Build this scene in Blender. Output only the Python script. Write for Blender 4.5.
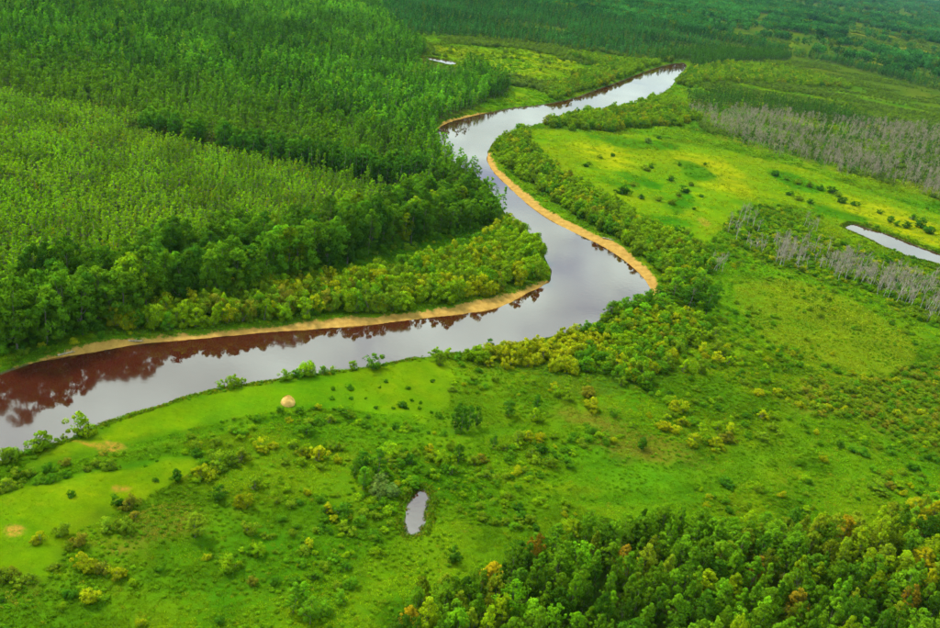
import bpy, math
import numpy as np
from mathutils import Matrix, Vector

# ------------------------------------------------------------------ clear
for o in list(bpy.data.objects):
    bpy.data.objects.remove(o)
sc = bpy.context.scene
COL = sc.collection

# ------------------------------------------------------------------ camera (helicopter view, banked a little)
CAM_H, PITCH, ROLL, FPX = 150.0, math.radians(24.2), math.radians(9.0), 900.0
Fv = np.array((0, math.cos(PITCH), -math.sin(PITCH)))
R0 = np.array((1.0, 0, 0)); U0 = np.array((0, math.sin(PITCH), math.cos(PITCH)))
Rv = R0 * math.cos(ROLL) + U0 * math.sin(ROLL)
Uv = U0 * math.cos(ROLL) - R0 * math.sin(ROLL)
cam_d = bpy.data.cameras.new('camera'); cam = bpy.data.objects.new('camera', cam_d); COL.objects.link(cam)
cam_d.sensor_width = 36; cam_d.lens = FPX / 940 * 36; cam_d.clip_start = 1; cam_d.clip_end = 60000
m = Matrix(((Rv[0], Uv[0], -Fv[0], 0), (Rv[1], Uv[1], -Fv[1], 0), (Rv[2], Uv[2], -Fv[2], CAM_H), (0, 0, 0, 1)))
cam.matrix_world = m
sc.camera = cam

# ------------------------------------------------------------------ world: Nishita sky broken by a cloud layer
SUN_EL, SUN_AZ = math.radians(54), math.radians(-62)      # azimuth from +Y towards +X: light comes from far left
world = bpy.data.worlds.new('World'); sc.world = world; world.use_nodes = True
wt = world.node_tree; wn = wt.nodes; wl = wt.links; wn.clear()
wo = wn.new('ShaderNodeOutputWorld'); bg = wn.new('ShaderNodeBackground'); bg.inputs['Strength'].default_value = 0.1
sky = wn.new('ShaderNodeTexSky'); sky.sky_type = 'NISHITA'; sky.sun_disc = False
sky.sun_elevation = SUN_EL; sky.sun_rotation = SUN_AZ; sky.altitude = 200; sky.air_density = 1.0; sky.dust_density = 1.5
tc = wn.new('ShaderNodeTexCoord'); sep = wn.new('ShaderNodeSeparateXYZ')
zc = wn.new('ShaderNodeMath'); zc.operation = 'MAXIMUM'; zc.inputs[1].default_value = 0.03
dx = wn.new('ShaderNodeMath'); dx.operation = 'DIVIDE'; dy = wn.new('ShaderNodeMath'); dy.operation = 'DIVIDE'
cmb = wn.new('ShaderNodeCombineXYZ')
cn = wn.new('ShaderNodeTexNoise'); cn.inputs['Scale'].default_value = 1.6; cn.inputs['Detail'].default_value = 7; cn.inputs['Roughness'].default_value = 0.58; cn.inputs['Distortion'].default_value = 0.3
cr = wn.new('ShaderNodeValToRGB'); cr.color_ramp.elements[0].position = 0.34; cr.color_ramp.elements[1].position = 0.5
cb = wn.new('ShaderNodeTexNoise'); cb.inputs['Scale'].default_value = 3.2; cb.inputs['Detail'].default_value = 6
cc = wn.new('ShaderNodeValToRGB'); cc.color_ramp.elements[0].position = 0.33; cc.color_ramp.elements[0].color = (8.0, 10.3, 9.6, 1)
cc.color_ramp.elements[1].position = 0.66; cc.color_ramp.elements[1].color = (14.4, 17.9, 16.2, 1)
mx = wn.new('ShaderNodeMixRGB')
wl.new(tc.outputs['Generated'], sep.inputs[0]); wl.new(sep.outputs['Z'], zc.inputs[0])
wl.new(sep.outputs['X'], dx.inputs[0]); wl.new(zc.outputs[0], dx.inputs[1]); wl.new(sep.outputs['Y'], dy.inputs[0]); wl.new(zc.outputs[0], dy.inputs[1])
wl.new(dx.outputs[0], cmb.inputs[0]); wl.new(dy.outputs[0], cmb.inputs[1])
wl.new(cmb.outputs[0], cn.inputs['Vector']); wl.new(cmb.outputs[0], cb.inputs['Vector'])
wl.new(cn.outputs['Fac'], cr.inputs[0]); wl.new(cb.outputs['Fac'], cc.inputs[0])
wl.new(cr.outputs[0], mx.inputs[0]); wl.new(sky.outputs[0], mx.inputs[1])
g1 = wn.new('ShaderNodeMath'); g1.operation = 'MULTIPLY_ADD'; g1.inputs[1].default_value = 0.62; g1.inputs[2].default_value = 0.38; wl.new(zc.outputs[0], g1.inputs[0])
cm = wn.new('ShaderNodeMixRGB'); cm.blend_type = 'MULTIPLY'; cm.inputs[0].default_value = 1; wl.new(cc.outputs[0], cm.inputs[1]); wl.new(g1.outputs[0], cm.inputs[2]); wl.new(cm.outputs[0], mx.inputs[2])
wl.new(mx.outputs[0], bg.inputs['Color']); wl.new(bg.outputs[0], wo.inputs['Surface'])

# ------------------------------------------------------------------ sun behind thin cloud
sd_ = bpy.data.lights.new('sun', 'SUN'); sd_.energy = 3.2; sd_.angle = math.radians(11); sd_.color = (1.0, 0.95, 0.86)
sun = bpy.data.objects.new('sun', sd_); COL.objects.link(sun)
sv = Vector((math.sin(SUN_AZ) * math.cos(SUN_EL), math.cos(SUN_AZ) * math.cos(SUN_EL), math.sin(SUN_EL)))
sun.rotation_euler = sv.to_track_quat('Z', 'Y').to_euler(); sun.location = (0, 0, 400)

# ------------------------------------------------------------------ exposure and render
vs = sc.view_settings; vs.view_transform = 'Standard'; vs.look = 'None'; vs.gamma = 1; vs.use_curve_mapping = False
vs.exposure = 1.28
cy = sc.cycles
cy.max_bounces = 4; cy.diffuse_bounces = 2; cy.glossy_bounces = 2; cy.transmission_bounces = 2; cy.volume_bounces = 0; cy.transparent_max_bounces = 4
cy.use_adaptive_sampling = True; cy.adaptive_threshold = 0.006; cy.use_denoising = True
cy.caustics_reflective = False; cy.caustics_refractive = False
try:
    cy.filter_width = 1.5
except Exception:
    pass

# ------------------------------------------------------------------ maths helpers
rng = np.random.default_rng(11)

def unproject(pts, z=0.0):
    p = np.atleast_2d(np.array(pts, float))
    d = ((p[:, 0:1] - 470) / FPX) * Rv + ((314 - p[:, 1:2]) / FPX) * Uv + Fv
    t = (z - CAM_H) / d[:, 2:3]
    return (np.array((0, 0, CAM_H)) + d * t)[:, :2]

def project(xy, z=0.0):
    xy = np.atleast_2d(xy)
    q = np.column_stack([xy[:, 0], xy[:, 1], np.zeros(len(xy)) + z - CAM_H])
    w = np.maximum(q @ Fv, 1e-3)
    return np.column_stack([470 + FPX * (q @ Rv) / w, 314 - FPX * (q @ Uv) / w])

def inside(P, poly):
    poly = np.asarray(poly); lo = poly.min(0); hi = poly.max(0); res = np.zeros(len(P), bool)
    m_ = np.nonzero((P[:, 0] > lo[0]) & (P[:, 0] < hi[0]) & (P[:, 1] > lo[1]) & (P[:, 1] < hi[1]))[0]
    if not len(m_): return res
    m_ = m_[np.argsort(P[m_, 1])]; x = P[m_, 0]; y = P[m_, 1]; c = np.zeros(len(m_), bool)
    n = len(poly)
    for i in range(n):
        x0, y0 = poly[i]; x1, y1 = poly[(i + 1) % n]
        if y0 == y1: continue
        i0, i1 = np.searchsorted(y, (min(y0, y1), max(y0, y1)), 'left')
        if i1 > i0: c[i0:i1] ^= x[i0:i1] < (x1 - x0) * (y[i0:i1] - y0) / (y1 - y0) + x0
    res[m_] = c
    return res

def line_dist(P, line, closed=False, maxd=30.0):
    d = np.full(len(P), maxd * maxd)
    pts = np.vstack([line, line[:1]]) if closed else np.asarray(line)
    for c in range(0, len(pts) - 1, 10):
        seg = pts[c:c + 11]; lo = seg.min(0) - maxd; hi = seg.max(0) + maxd
        k = np.nonzero((P[:, 0] > lo[0]) & (P[:, 0] < hi[0]) & (P[:, 1] > lo[1]) & (P[:, 1] < hi[1]))[0]
        if not len(k): continue
        p = P[k]; dk = d[k]
        for i in range(len(seg) - 1):
            a = seg[i]; ab = seg[i + 1] - a; L = max(ab @ ab, 1e-9)
            qx = p[:, 0] - a[0]; qy = p[:, 1] - a[1]
            t = np.clip((qx * ab[0] + qy * ab[1]) / L, 0, 1)
            dk = np.minimum(dk, (qx - t * ab[0]) ** 2 + (qy - t * ab[1]) ** 2)
        d[k] = dk
    return np.sqrt(d)

def sdist(P, poly):                       # positive inside
    d = line_dist(P, poly, True)
    return np.where(inside(P, poly), d, -d)

def smooth(a, b, x):
    t = np.clip((x - a) / (b - a), 0, 1); return t * t * (3 - 2 * t)

def chaikin(p, n=2, closed=False):
    p = np.array(p, float)
    for _ in range(n):
        if closed:
            q = np.roll(p, -1, 0); p = np.stack([p * .75 + q * .25, p * .25 + q * .75], 1).reshape(-1, 2)
        else:
            q = np.stack([p[:-1] * .75 + p[1:] * .25, p[:-1] * .25 + p[1:] * .75], 1).reshape(-1, 2)
            p = np.vstack([p[:1], q, p[-1:]])
    return p

_H = np.random.default_rng(5).random((256, 256))
def vnoise(x, y, s, ox=0.0):
    x = x / s + ox; y = y / s + ox * 1.7
    xi = np.floor(x).astype(int); yi = np.floor(y).astype(int); fx = x - xi; fy = y - yi
    fx = fx * fx * (3 - 2 * fx); fy = fy * fy * (3 - 2 * fy)
    a = _H[xi & 255, yi & 255]; b = _H[(xi + 1) & 255, yi & 255]; c = _H[xi & 255, (yi + 1) & 255]; d = _H[(xi + 1) & 255, (yi + 1) & 255]
    return a * (1 - fx) * (1 - fy) + b * fx * (1 - fy) + c * (1 - fx) * fy + d * fx * fy
def fbm(x, y, s, ox=0.0):
    return 0.5 * vnoise(x, y, s, ox) + 0.3 * vnoise(x, y, s / 2.1, ox + 9) + 0.2 * vnoise(x, y, s / 4.3, ox + 23)

# ------------------------------------------------------------------ map of the valley (outlines surveyed from the photograph, laid on the ground)
WATER_Z = -1.5
NB = [(-420, 560), (-150, 430), (-40, 388), (0, 374.5), (17, 368), (37, 362.5), (63, 357), (86, 354), (115, 349), (143, 343.6), (200, 339.6), (223, 337), (266, 333), (309, 330), (352, 327), (380, 324.5), (417, 319.4), (460, 315), (489, 311), (509, 304.5), (523, 296), (538, 289), (549, 282.4), (552, 274), (547, 262), (540, 250), (528, 236), (510, 222), (497, 203), (489, 190), (478, 178), (460, 168), (444, 157), (440, 145), (438, 138), (437, 129), (447, 123.6), (464.6, 118), (484.7, 113.5), (511, 108), (538, 106), (573.5, 99), (595.7, 90), (618, 82.4), (640, 73.4), (662, 66), (674, 63.5), (684, 63)]
SBK = [(687, 66), (685, 70), (680, 74), (672, 86.8), (660, 95), (636, 103), (616, 107), (585, 113), (562, 119), (540, 124), (526, 128), (510, 132), (497, 139), (489, 149), (486, 160), (492, 171.4), (505, 184), (527, 204.8), (550, 220.8), (575, 233.5), (601, 245.3), (617, 255.8), (636, 270), (648, 284), (651, 293), (640, 303), (622, 310), (600, 321), (580, 331), (557, 337), (535, 342), (500, 346), (486, 350), (469, 352), (454, 354), (429, 357), (403, 361), (363, 369), (329, 373), (303, 376), (277, 380), (251, 384), (217, 390), (197, 394), (180, 399.5), (169, 403.5), (137, 413), (109, 421.5), (91.7, 430), (57, 444), (34, 451), (11, 458), (0, 463), (-60, 490), (-250, 590), (-600, 800)]
RIVER = unproject(np.vstack([chaikin(NB, 2), chaikin(SBK, 2)]), WATER_Z)
POND_S = unproject(chaikin([(415, 490), (426, 490), (429.5, 497), (428, 507), (425.5, 514), (425, 521), (419, 537), (408, 536), (405, 530), (404.5, 521), (408, 513), (406.5, 508), (408.5, 502), (412, 496)], 1, True), -0.5)
OXBOW = unproject(chaikin([(842, 227.5), (852, 223.4), (860, 225.5), (868, 229), (883, 232.6), (895, 237), (914, 245), (940, 254), (1010, 280), (1100, 320), (1100, 345), (1010, 296), (940, 265.5), (925, 261), (910, 258), (898, 252.7), (879, 245), (870, 240), (860, 235.5), (848, 230.5)], 1, True), -0.8)
POND_F = unproject(chaikin([(424, 58), (432, 57.3), (440, 59), (448, 60.2), (457, 62.4), (456, 65), (448, 65.5), (442, 63.5), (430, 61)], 1, True), -0.8)
BODIES = [('river', RIVER, WATER_Z), ('small_pond', POND_S, -0.5), ('oxbow_lake', OXBOW, -0.8), ('far_pond', POND_F, -0.8)]

def Z(px, n=1, closed=True):
    return unproject(chaikin(px, n, closed))

SAND = [Z([(10, 372), (17, 365), (34, 358), (63, 350.5), (72, 345.5), (114, 338), (149, 336), (200, 332), (266, 325), (309, 319.5), (335, 317), (380, 315), (417, 310), (460, 304), (503, 295.5), (523, 287.5), (552, 277), (563, 285), (540, 297), (510, 312), (460, 322), (380, 333), (300, 340), (200, 349), (115, 358), (40, 373)]),
        Z([(489.5, 149), (494, 163), (510, 179.5), (534, 197.5), (543, 208), (569, 221), (603, 238), (614, 240.5), (640, 261), (657, 278), (660, 288), (654, 296), (640, 290), (620, 268), (595, 253), (560, 238), (527, 218), (500, 192), (484, 172), (482, 158)]),
        Z([(434, 130), (444, 120), (464, 115), (485, 111), (500, 110), (500, 115), (470, 124), (445, 135)])]
M_HAY = Z([(14, 471), (40, 455), (60, 446), (92, 433), (137, 415), (180, 402), (230, 390), (303, 378), (370, 369), (425, 360), (446, 366), (456, 378), (448, 392), (452, 402), (436, 414), (400, 417), (372, 412), (340, 409), (300, 409), (250, 414), (205, 424), (165, 434), (120, 444), (80, 456), (40, 470)], 2)
M_LEFT = Z([(-80, 520), (-10, 490), (45, 477), (90, 467), (120, 460), (188, 452), (199, 458), (196, 470), (176, 482), (160, 490), (140, 500), (120, 506), (100, 520), (76, 528), (62, 545), (60, 560), (45, 582), (20, 572), (-20, 585), (-80, 600)], 2)
M_EAST = Z([(524, 134), (545, 128), (575, 130), (600, 137), (640, 133), (668, 142), (700, 146), (730, 150), (768, 162), (800, 166), (850, 186), (940, 215), (1010, 240), (1010, 270), (940, 250), (890, 230), (860, 221), (835, 222), (800, 205), (770, 205), (745, 205), (728, 222), (712, 240), (690, 246), (668, 240), (650, 222), (632, 210), (606, 196), (590, 185), (562, 172), (545, 158), (532, 146)], 2)
M_EAST_Y = [Z([(560, 135), (590, 142), (630, 152), (645, 160), (640, 172), (620, 172), (590, 160), (565, 146)]), Z([(660, 150), (700, 150), (730, 160), (748, 178), (760, 195), (738, 198), (715, 190), (700, 205), (708, 222), (690, 225), (680, 205), (700, 180), (690, 165)]), Z([(830, 190), (890, 208), (940, 225), (940, 250), (890, 228), (850, 212)])]
M_EAST_D = [Z([(640, 214), (664, 214), (690, 224), (676, 229), (652, 224)]), Z([(760, 166), (800, 176), (830, 190), (812, 196), (780, 182)]), Z([(800, 202), (850, 212), (880, 226), (852, 222), (820, 214)]), Z([(618, 172), (640, 176), (662, 186), (655, 190), (630, 184)]), Z([(670, 160), (700, 163), (720, 180), (700, 182), (680, 172)]), Z([(676, 190), (700, 196), (690, 215), (670, 215)]), Z([(578, 130), (610, 134), (640, 142), (660, 140), (690, 150), (640, 150), (600, 142)]), Z([(590, 176), (620, 180), (640, 188), (610, 186)])]
M_FAR = Z([(425, 47), (450, 44), (480, 47), (520, 48), (560, 57), (588, 66), (580, 74), (560, 82), (535, 82), (515, 78), (490, 72), (462, 66), (458, 61), (440, 56)], 2)
M_FAR2 = Z([(504, 104), (510, 89), (530, 87), (546, 94), (552, 100), (530, 104)])
M_SMALL = [Z([(716, 74), (745, 72), (738, 79), (718, 80)]), Z([(812, 88), (850, 92), (870, 99), (830, 98)]), Z([(660, 92), (675, 93), (668, 104), (655, 103)]), Z([(100, 0), (101, 0), (101, 1)])]
MARSH_Y = Z([(735, 285), (780, 275), (830, 290), (880, 315), (915, 340), (918, 362), (880, 380), (830, 380), (790, 355), (755, 330), (735, 305)], 2)
BROWN = [Z([(590, 425), (640, 432), (690, 445), (700, 455), (660, 460), (610, 452), (590, 440)]), Z([(130, 515), (170, 500), (200, 505), (190, 530), (150, 545), (120, 545)]), Z([(560, 405), (600, 412), (640, 425), (600, 428), (555, 420)]), Z([(0, 560), (30, 575), (45, 595), (10, 610), (-30, 600)])]
BARE = [Z([(62, 440), (85, 442), (128, 447), (120, 452), (95, 447)]), Z([(100, 440), (125, 441), (127, 448), (106, 447)]), Z([(8, 525), (26, 526), (24, 535), (8, 534)]), Z([(114, 483), (128, 484), (127, 489), (116, 488)]), Z([(700, 216), (712, 222), (706, 228), (698, 222)])]
DITCH = [Z([(-10, 492), (18, 479), (40, 466), (70, 459), (92, 452), (130, 446), (160, 437), (200, 432), (240, 424), (290, 417), (340, 420), (400, 428), (455, 432), (520, 428)], 2, False),
         Z([(20, 480), (60, 475), (90, 466), (115, 464), (140, 462), (165, 452), (190, 452), (215, 460)], 2, False),
         Z([(555, 478), (600, 462), (640, 464), (670, 470), (720, 461), (775, 452), (830, 446)], 2, False),
         Z([(730, 300), (745, 330), (775, 352), (820, 366), (860, 372)], 2, False),
         Z([(470, 500), (520, 492), (580, 500), (650, 498), (720, 488)], 2, False)]
SHRUB_LINES = [Z(q, 2, False) for q in ([(735, 376), (790, 394), (850, 416), (905, 428), (960, 440)], [(300, 452), (350, 462), (420, 455), (470, 462)], [(470, 482), (520, 470), (560, 455), (600, 440)], [(700, 330), (740, 345), (790, 350), (840, 372)], [(330, 505), (362, 528), (380, 545)], [(690, 355), (730, 372), (770, 392)], [(280, 425), (340, 422), (400, 428), (450, 434)], [(860, 440), (900, 455), (960, 462)])]
LUSH = [Z([(180, 545), (210, 520), (225, 505), (240, 510), (215, 535), (190, 555), (160, 560)]), Z([(280, 420), (330, 425), (400, 432), (450, 436), (450, 450), (400, 448), (340, 440), (290, 435)]), Z([(560, 440), (600, 445), (640, 465), (700, 470), (760, 450), (780, 455), (740, 490), (660, 500), (590, 490), (550, 470)]), Z([(346, 270), (400, 257), (450, 244), (470, 240), (474, 246), (440, 254), (400, 264), (362, 275)]), Z([(80, 342), (130, 330), (200, 325), (300, 315), (300, 322), (200, 333), (100, 345)]), Z([(-40, 380), (20, 355), (80, 340), (60, 356), (20, 368)]), Z([(700, 200), (860, 215), (880, 228), (840, 222), (780, 205)]), Z([(790, 405), (830, 410), (850, 425), (800, 428)])]

# trees
F_UPPER = Z([(-420, -40), (-300, -135), (-100, -110), (100, -88), (340, -45), (368, -10), (385, 18), (402, 38), (424, 50), (428, 60), (450, 68), (480, 72), (508, 86), (508, 92), (490, 98), (478, 108), (452, 116), (436, 124), (433, 138), (436, 150), (448, 164), (478, 182), (494, 205), (506, 222), (480, 226), (440, 232), (400, 240), (350, 256), (320, 262), (260, 275), (215, 288), (170, 297), (140, 312), (90, 325), (70, 334), (30, 342), (-10, 352), (-100, 390), (-420, 520)], 1)
F_YOUNG = Z([(-300, 60), (-100, 85), (0, 98), (60, 102), (110, 112), (170, 132), (240, 150), (300, 170), (360, 190), (392, 200), (380, 214), (330, 225), (290, 236), (240, 243), (190, 250), (140, 262), (90, 272), (50, 284), (0, 296), (-100, 330), (-300, 400)], 2)
F_OLD = Z([(-300, 400), (-100, 335), (0, 296), (50, 284), (90, 272), (140, 262), (190, 250), (240, 243), (290, 236), (330, 225), (380, 214), (430, 190), (470, 182), (502, 216), (480, 229), (440, 238), (400, 247), (350, 262), (330, 276), (300, 287), (260, 297), (215, 304), (170, 311), (140, 320), (90, 333), (70, 340), (30, 348), (-10, 358), (-100, 398), (-300, 476)], 1)
DARK_ROW = Z([(140, 132), (175, 140), (225, 153), (270, 160), (330, 172), (385, 185), (420, 178)], 2, False)
W_NORTH = Z([(96, 325), (130, 318), (170, 310), (220, 300), (270, 290), (320, 282), (370, 276), (410, 268), (440, 258), (470, 248), (500, 230), (512, 226), (540, 252), (548, 268), (546, 279), (525, 286), (505, 294), (470, 303), (430, 308), (380, 314), (330, 317), (280, 323), (220, 329), (160, 333), (120, 334)], 1)
W_SOUTH = Z([(455, 356), (475, 352), (500, 348), (540, 344), (580, 333), (602, 323), (625, 312), (650, 302), (672, 310), (690, 318), (712, 320), (716, 330), (690, 345), (672, 366), (668, 385), (640, 392), (600, 398), (560, 392), (545, 380), (520, 374), (490, 368)], 1)
W_SOUTH2 = Z([(545, 378), (600, 392), (662, 388), (676, 368), (694, 346), (718, 326), (740, 338), (726, 362), (704, 388), (694, 412), (668, 424), (640, 416), (600, 412), (565, 402)], 1)
W_EAST = Z([(530, 128), (500, 142), (500, 156), (515, 174), (542, 192), (552, 206), (575, 216), (606, 234), (618, 240), (645, 260), (660, 278), (668, 296), (690, 300), (712, 285), (712, 262), (696, 246), (672, 240), (648, 224), (625, 212), (600, 198), (580, 186), (558, 172), (540, 156), (525, 140)], 1)
W_EAST2 = Z([(536, 127), (560, 121), (590, 115), (640, 106), (665, 98), (690, 108), (700, 118), (676, 124), (640, 126), (610, 134), (580, 130), (545, 130)], 1)
W_FARBANK = Z([(545, 92), (560, 84), (585, 76), (600, 66), (560, 54), (600, 58), (640, 64), (676, 58), (660, 64), (640, 71), (618, 80), (596, 88), (572, 96), (553, 102)], 1)
W_FARSOUTH = Z([(676, 88), (686, 74), (700, 66), (740, 64), (790, 70), (830, 80), (860, 90), (800, 86), (760, 84), (720, 82), (690, 86)], 1)
F_GROVE = Z([(688, 103), (700, 92), (740, 96), (790, 103), (840, 112), (870, 122), (850, 126), (800, 116), (740, 110), (700, 110)], 1)
F_DEAD_FAR = Z([(690, 112), (740, 112), (800, 118), (860, 124), (940, 128), (1030, 150), (1030, 235), (940, 200), (880, 182), (830, 168), (780, 158), (730, 142), (700, 130)], 1)
F_DEADFRONT = Z([(775, 150), (830, 166), (880, 180), (940, 197), (1030, 230), (1030, 210), (940, 182), (880, 166), (830, 154)], 1)
F_DEAD_MID = Z([(722, 212), (745, 222), (772, 222), (806, 228), (840, 244), (870, 252), (905, 264), (940, 280), (1000, 310), (1000, 350), (940, 330), (900, 308), (860, 288), (826, 278), (780, 268), (745, 252), (728, 240)], 1)
F_WOOD = Z([(385, 660), (393, 634), (410, 613), (445, 600), (480, 588), (500, 575), (520, 566), (560, 552), (590, 540), (640, 533), (700, 534), (760, 538), (820, 540), (850, 530), (880, 526), (920, 522), (960, 514), (1040, 500), (1130, 480), (1130, 700), (1040, 760), (700, 760), (370, 720)], 1)
SCRUB = Z([(800, 372), (850, 380), (900, 372), (925, 355), (960, 345), (1080, 385), (1080, 520), (940, 450), (880, 430), (840, 412), (800, 398)], 1)
SCRUB2 = Z([(770, 390), (820, 398), (870, 418), (830, 420), (790, 412)], 1)

FAR_CLEAR = [Z([(838, 33), (870, 27), (905, 36), (960, 50), (1000, 66), (960, 66), (920, 58), (880, 52), (850, 45)]), Z([(866, 58), (900, 61), (905, 68), (872, 67)]), Z([(700, 30), (760, 36), (800, 44), (790, 48), (740, 42), (705, 36)]), Z([(900, -8), (1000, 0), (1000, 12), (930, 2)]), Z([(480, 22), (540, 26), (590, 34), (560, 36), (500, 30)])]

def in_any(P, polys):
    r = np.zeros(len(P), bool)
    for p in polys: r |= inside(P, p)
    return r

def water_sd(P):                          # distance to nearest water, positive on land
    return np.minimum.reduce([-sdist(P, b) for _, b, _ in BODIES])

def swathe(P):                            # lusher, darker growth in the damp hollows
    return smooth(0.47, 0.62, 0.6 * fbm(P[:, 0] * 0.8 + P[:, 1] * 0.25, P[:, 1] * 1.2, 48, 88) + 0.4 * fbm(P[:, 0], P[:, 1], 15, 90))

def height(P, wsd=None):
    h = 0.55 * (fbm(P[:, 0], P[:, 1], 60, 3) - 0.5) + 0.25 * (vnoise(P[:, 0], P[:, 1], 9, 8) - 0.5)
    r = np.hypot(P[:, 0], P[:, 1])
    for d in DITCH:
        h -= 0.9 * np.exp(-(line_dist(P, d) / 2.6) ** 2)
    soft = np.zeros(len(P))
    for s in SAND: soft = np.maximum(soft, smooth(-3, 2, sdist(P, s)))
    for n, b, z in BODIES:
        e = -sdist(P, b) + (1.3 if n == 'river' else 1.5) * (vnoise(P[:, 0], P[:, 1], 5 if n == 'river' else 2.6, 2) - 0.5)
        w = 2.4 + 7.0 * soft if n == 'river' else 1.6
        t = np.clip(e / w, -3, 1)
        prof = np.where(t < 0, z + np.maximum(-2.0, t * w * 0.35), z + (h - z) * (t * (2 - t) if n != 'river' else np.where(soft > 0.5, t, t * (2 - t))))
        h = np.where(e < w, prof, h)
    return h

# ------------------------------------------------------------------ materials
def new_mat(name):
    mt = bpy.data.materials.new(name); mt.use_nodes = True; nt = mt.node_tree; nt.nodes.clear()
    return mt, nt, nt.nodes, nt.links

LEAF = (1.72, 1.80, 0.8)
def leaf_material(name, trans=0.16):
    mt, nt, N, L = new_mat(name)
    out = N.new('ShaderNodeOutputMaterial'); at = N.new('ShaderNodeAttribute'); at.attribute_type = 'INSTANCER'; at.attribute_name = 'tint'
    lv = N.new('ShaderNodeAttribute'); lv.attribute_name = 'lv'
    ml = N.new('ShaderNodeMixRGB'); ml.blend_type = 'MULTIPLY'; ml.inputs[0].default_value = 1
    br = N.new('ShaderNodeMixRGB'); br.blend_type = 'MULTIPLY'; br.inputs[0].default_value = 1; br.inputs[2].default_value = (*LEAF, 1)
    L.new(at.outputs['Color'], br.inputs[1]); L.new(br.outputs[0], ml.inputs[1]); L.new(lv.outputs['Color'], ml.inputs[2])
    d = N.new('ShaderNodeBsdfDiffuse'); t = N.new('ShaderNodeBsdfTranslucent'); mxs = N.new('ShaderNodeMixShader'); mxs.inputs[0].default_value = trans
    L.new(ml.outputs[0], d.inputs[0]); L.new(ml.outputs[0], t.inputs[0]); L.new(d.outputs[0], mxs.inputs[1]); L.new(t.outputs[0], mxs.inputs[2])
    L.new(mxs.outputs[0], out.inputs[0]); return mt

def bark_material(name, c0, c1, scale=3.0):
    mt, nt, N, L = new_mat(name)
    out = N.new('ShaderNodeOutputMaterial'); p = N.new('ShaderNodeBsdfPrincipled'); p.inputs['Roughness'].default_value = 0.9
    tcx = N.new('ShaderNodeTexCoord'); n = N.new('ShaderNodeTexNoise'); n.inputs['Scale'].default_value = scale; n.inputs['Detail'].default_value = 5
    mp = N.new('ShaderNodeMapping'); mp.inputs['Scale'].default_value = (1, 1, 0.35)
    r = N.new('ShaderNodeValToRGB'); r.color_ramp.elements[0].position = 0.35; r.color_ramp.elements[1].position = 0.62
    r.color_ramp.elements[0].color = (*c0, 1); r.color_ramp.elements[1].color = (*c1, 1)
    L.new(tcx.outputs['Object'], mp.inputs[0]); L.new(mp.outputs[0], n.inputs['Vector']); L.new(n.outputs['Fac'], r.inputs[0]); L.new(r.outputs[0], p.inputs['Base Color']); L.new(p.outputs[0], out.inputs[0])
    return mt

M_LEAF = leaf_material('leaf'); M_BARK = bark_material('bark', (0.05, 0.04, 0.03), (0.16, 0.13, 0.1)); M_BIRCH = bark_material('birch_bark', (0.13, 0.115, 0.10), (0.42, 0.39, 0.36), 2.0)
M_TWIG = bark_material('dead_twig', (0.12, 0.092, 0.062), (0.27, 0.22, 0.16), 1.0)

def mesh_from(name, V, Q, mats, lv=None, mi=None, smooth_sh=False, nrm=None):
    me = bpy.data.meshes.new(name)
    V = np.asarray(V, np.float32); Q = np.asarray(Q, np.int32)
    me.vertices.add(len(V)); me.vertices.foreach_set('co', V.ravel())
    me.loops.add(Q.size); me.loops.foreach_set('vertex_index', Q.ravel())
    me.polygons.add(len(Q)); me.polygons.foreach_set('loop_start', np.arange(0, Q.size, 4, dtype=np.int32))
    for m_ in mats: me.materials.append(m_)
    if mi is not None: me.polygons.foreach_set('material_index', np.asarray(mi, np.int32))
    me.update(calc_edges=True)
    if smooth_sh: me.polygons.foreach_set('use_smooth', np.ones(len(Q), bool))
    if lv is not None:
        a = me.attributes.new('lv', 'FLOAT_COLOR', 'FACE')
        a.data.foreach_set('color', np.column_stack([lv, np.ones(len(Q))]).astype(np.float32).ravel())
    if nrm is not None: me.normals_split_custom_set_from_vertices(np.asarray(nrm, float).tolist())
    return me

# ------------------------------------------------------------------ plant prototypes
def leaves(r, C, RAD, per, size, c0, cs, up=0.35, low=-0.55, shade_var=0.2):
    n = len(C) * per
    k = np.repeat(np.arange(len(C)), per)
    u = r.uniform(low, 1, n); a = r.uniform(0, 2 * math.pi, n); s = np.sqrt(1 - u * u)
    D = np.column_stack([s * np.cos(a), s * np.sin(a), u])
    P = C[k] + D * RAD[k] * r.uniform(0.62, 1.06, (n, 1))
    Nn = D * 0.75 + r.normal(0, 0.42, (n, 3)) + np.array((0, 0, up)); Nn /= np.linalg.norm(Nn, axis=1, keepdims=True)
    T = np.cross(Nn, r.normal(0, 1, (n, 3))); T /= np.linalg.norm(T, axis=1, keepdims=True); B = np.cross(Nn, T)
    L = size * r.uniform(0.65, 1.45, (n, 1)); Wd = L * r.uniform(0.45, 0.8, (n, 1))
    bend = Nn * L * 0.18
    O = (P - c0) / cs; O /= np.linalg.norm(O, axis=1, keepdims=True) + 1e-6
    S = D * 0.6 + O * 0.7 + Nn * 0.45 + np.array((0, 0, 0.12)); S /= np.linalg.norm(S, axis=1, keepdims=True)
    fl = (np.einsum('ij,ij->i', Nn, S) < 0)[:, None]; B = np.where(fl, -B, B); bend = np.where(fl, -bend, bend)
    V = np.stack([P - T * L, P - B * Wd - bend, P + T * L, P + B * Wd - bend], 1).reshape(-1, 3)
    Q = np.arange(4 * n).reshape(-1, 4)
    cl = r.uniform(1 - shade_var, 1 + shade_var, len(C))[k] * r.uniform(0.8, 1.2, n)
    warm = r.uniform(0.88, 1.14, len(C))[k]
    return V, Q, np.column_stack([cl * warm, cl, cl * (2 - warm)]), np.repeat(S, 4, 0)

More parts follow.
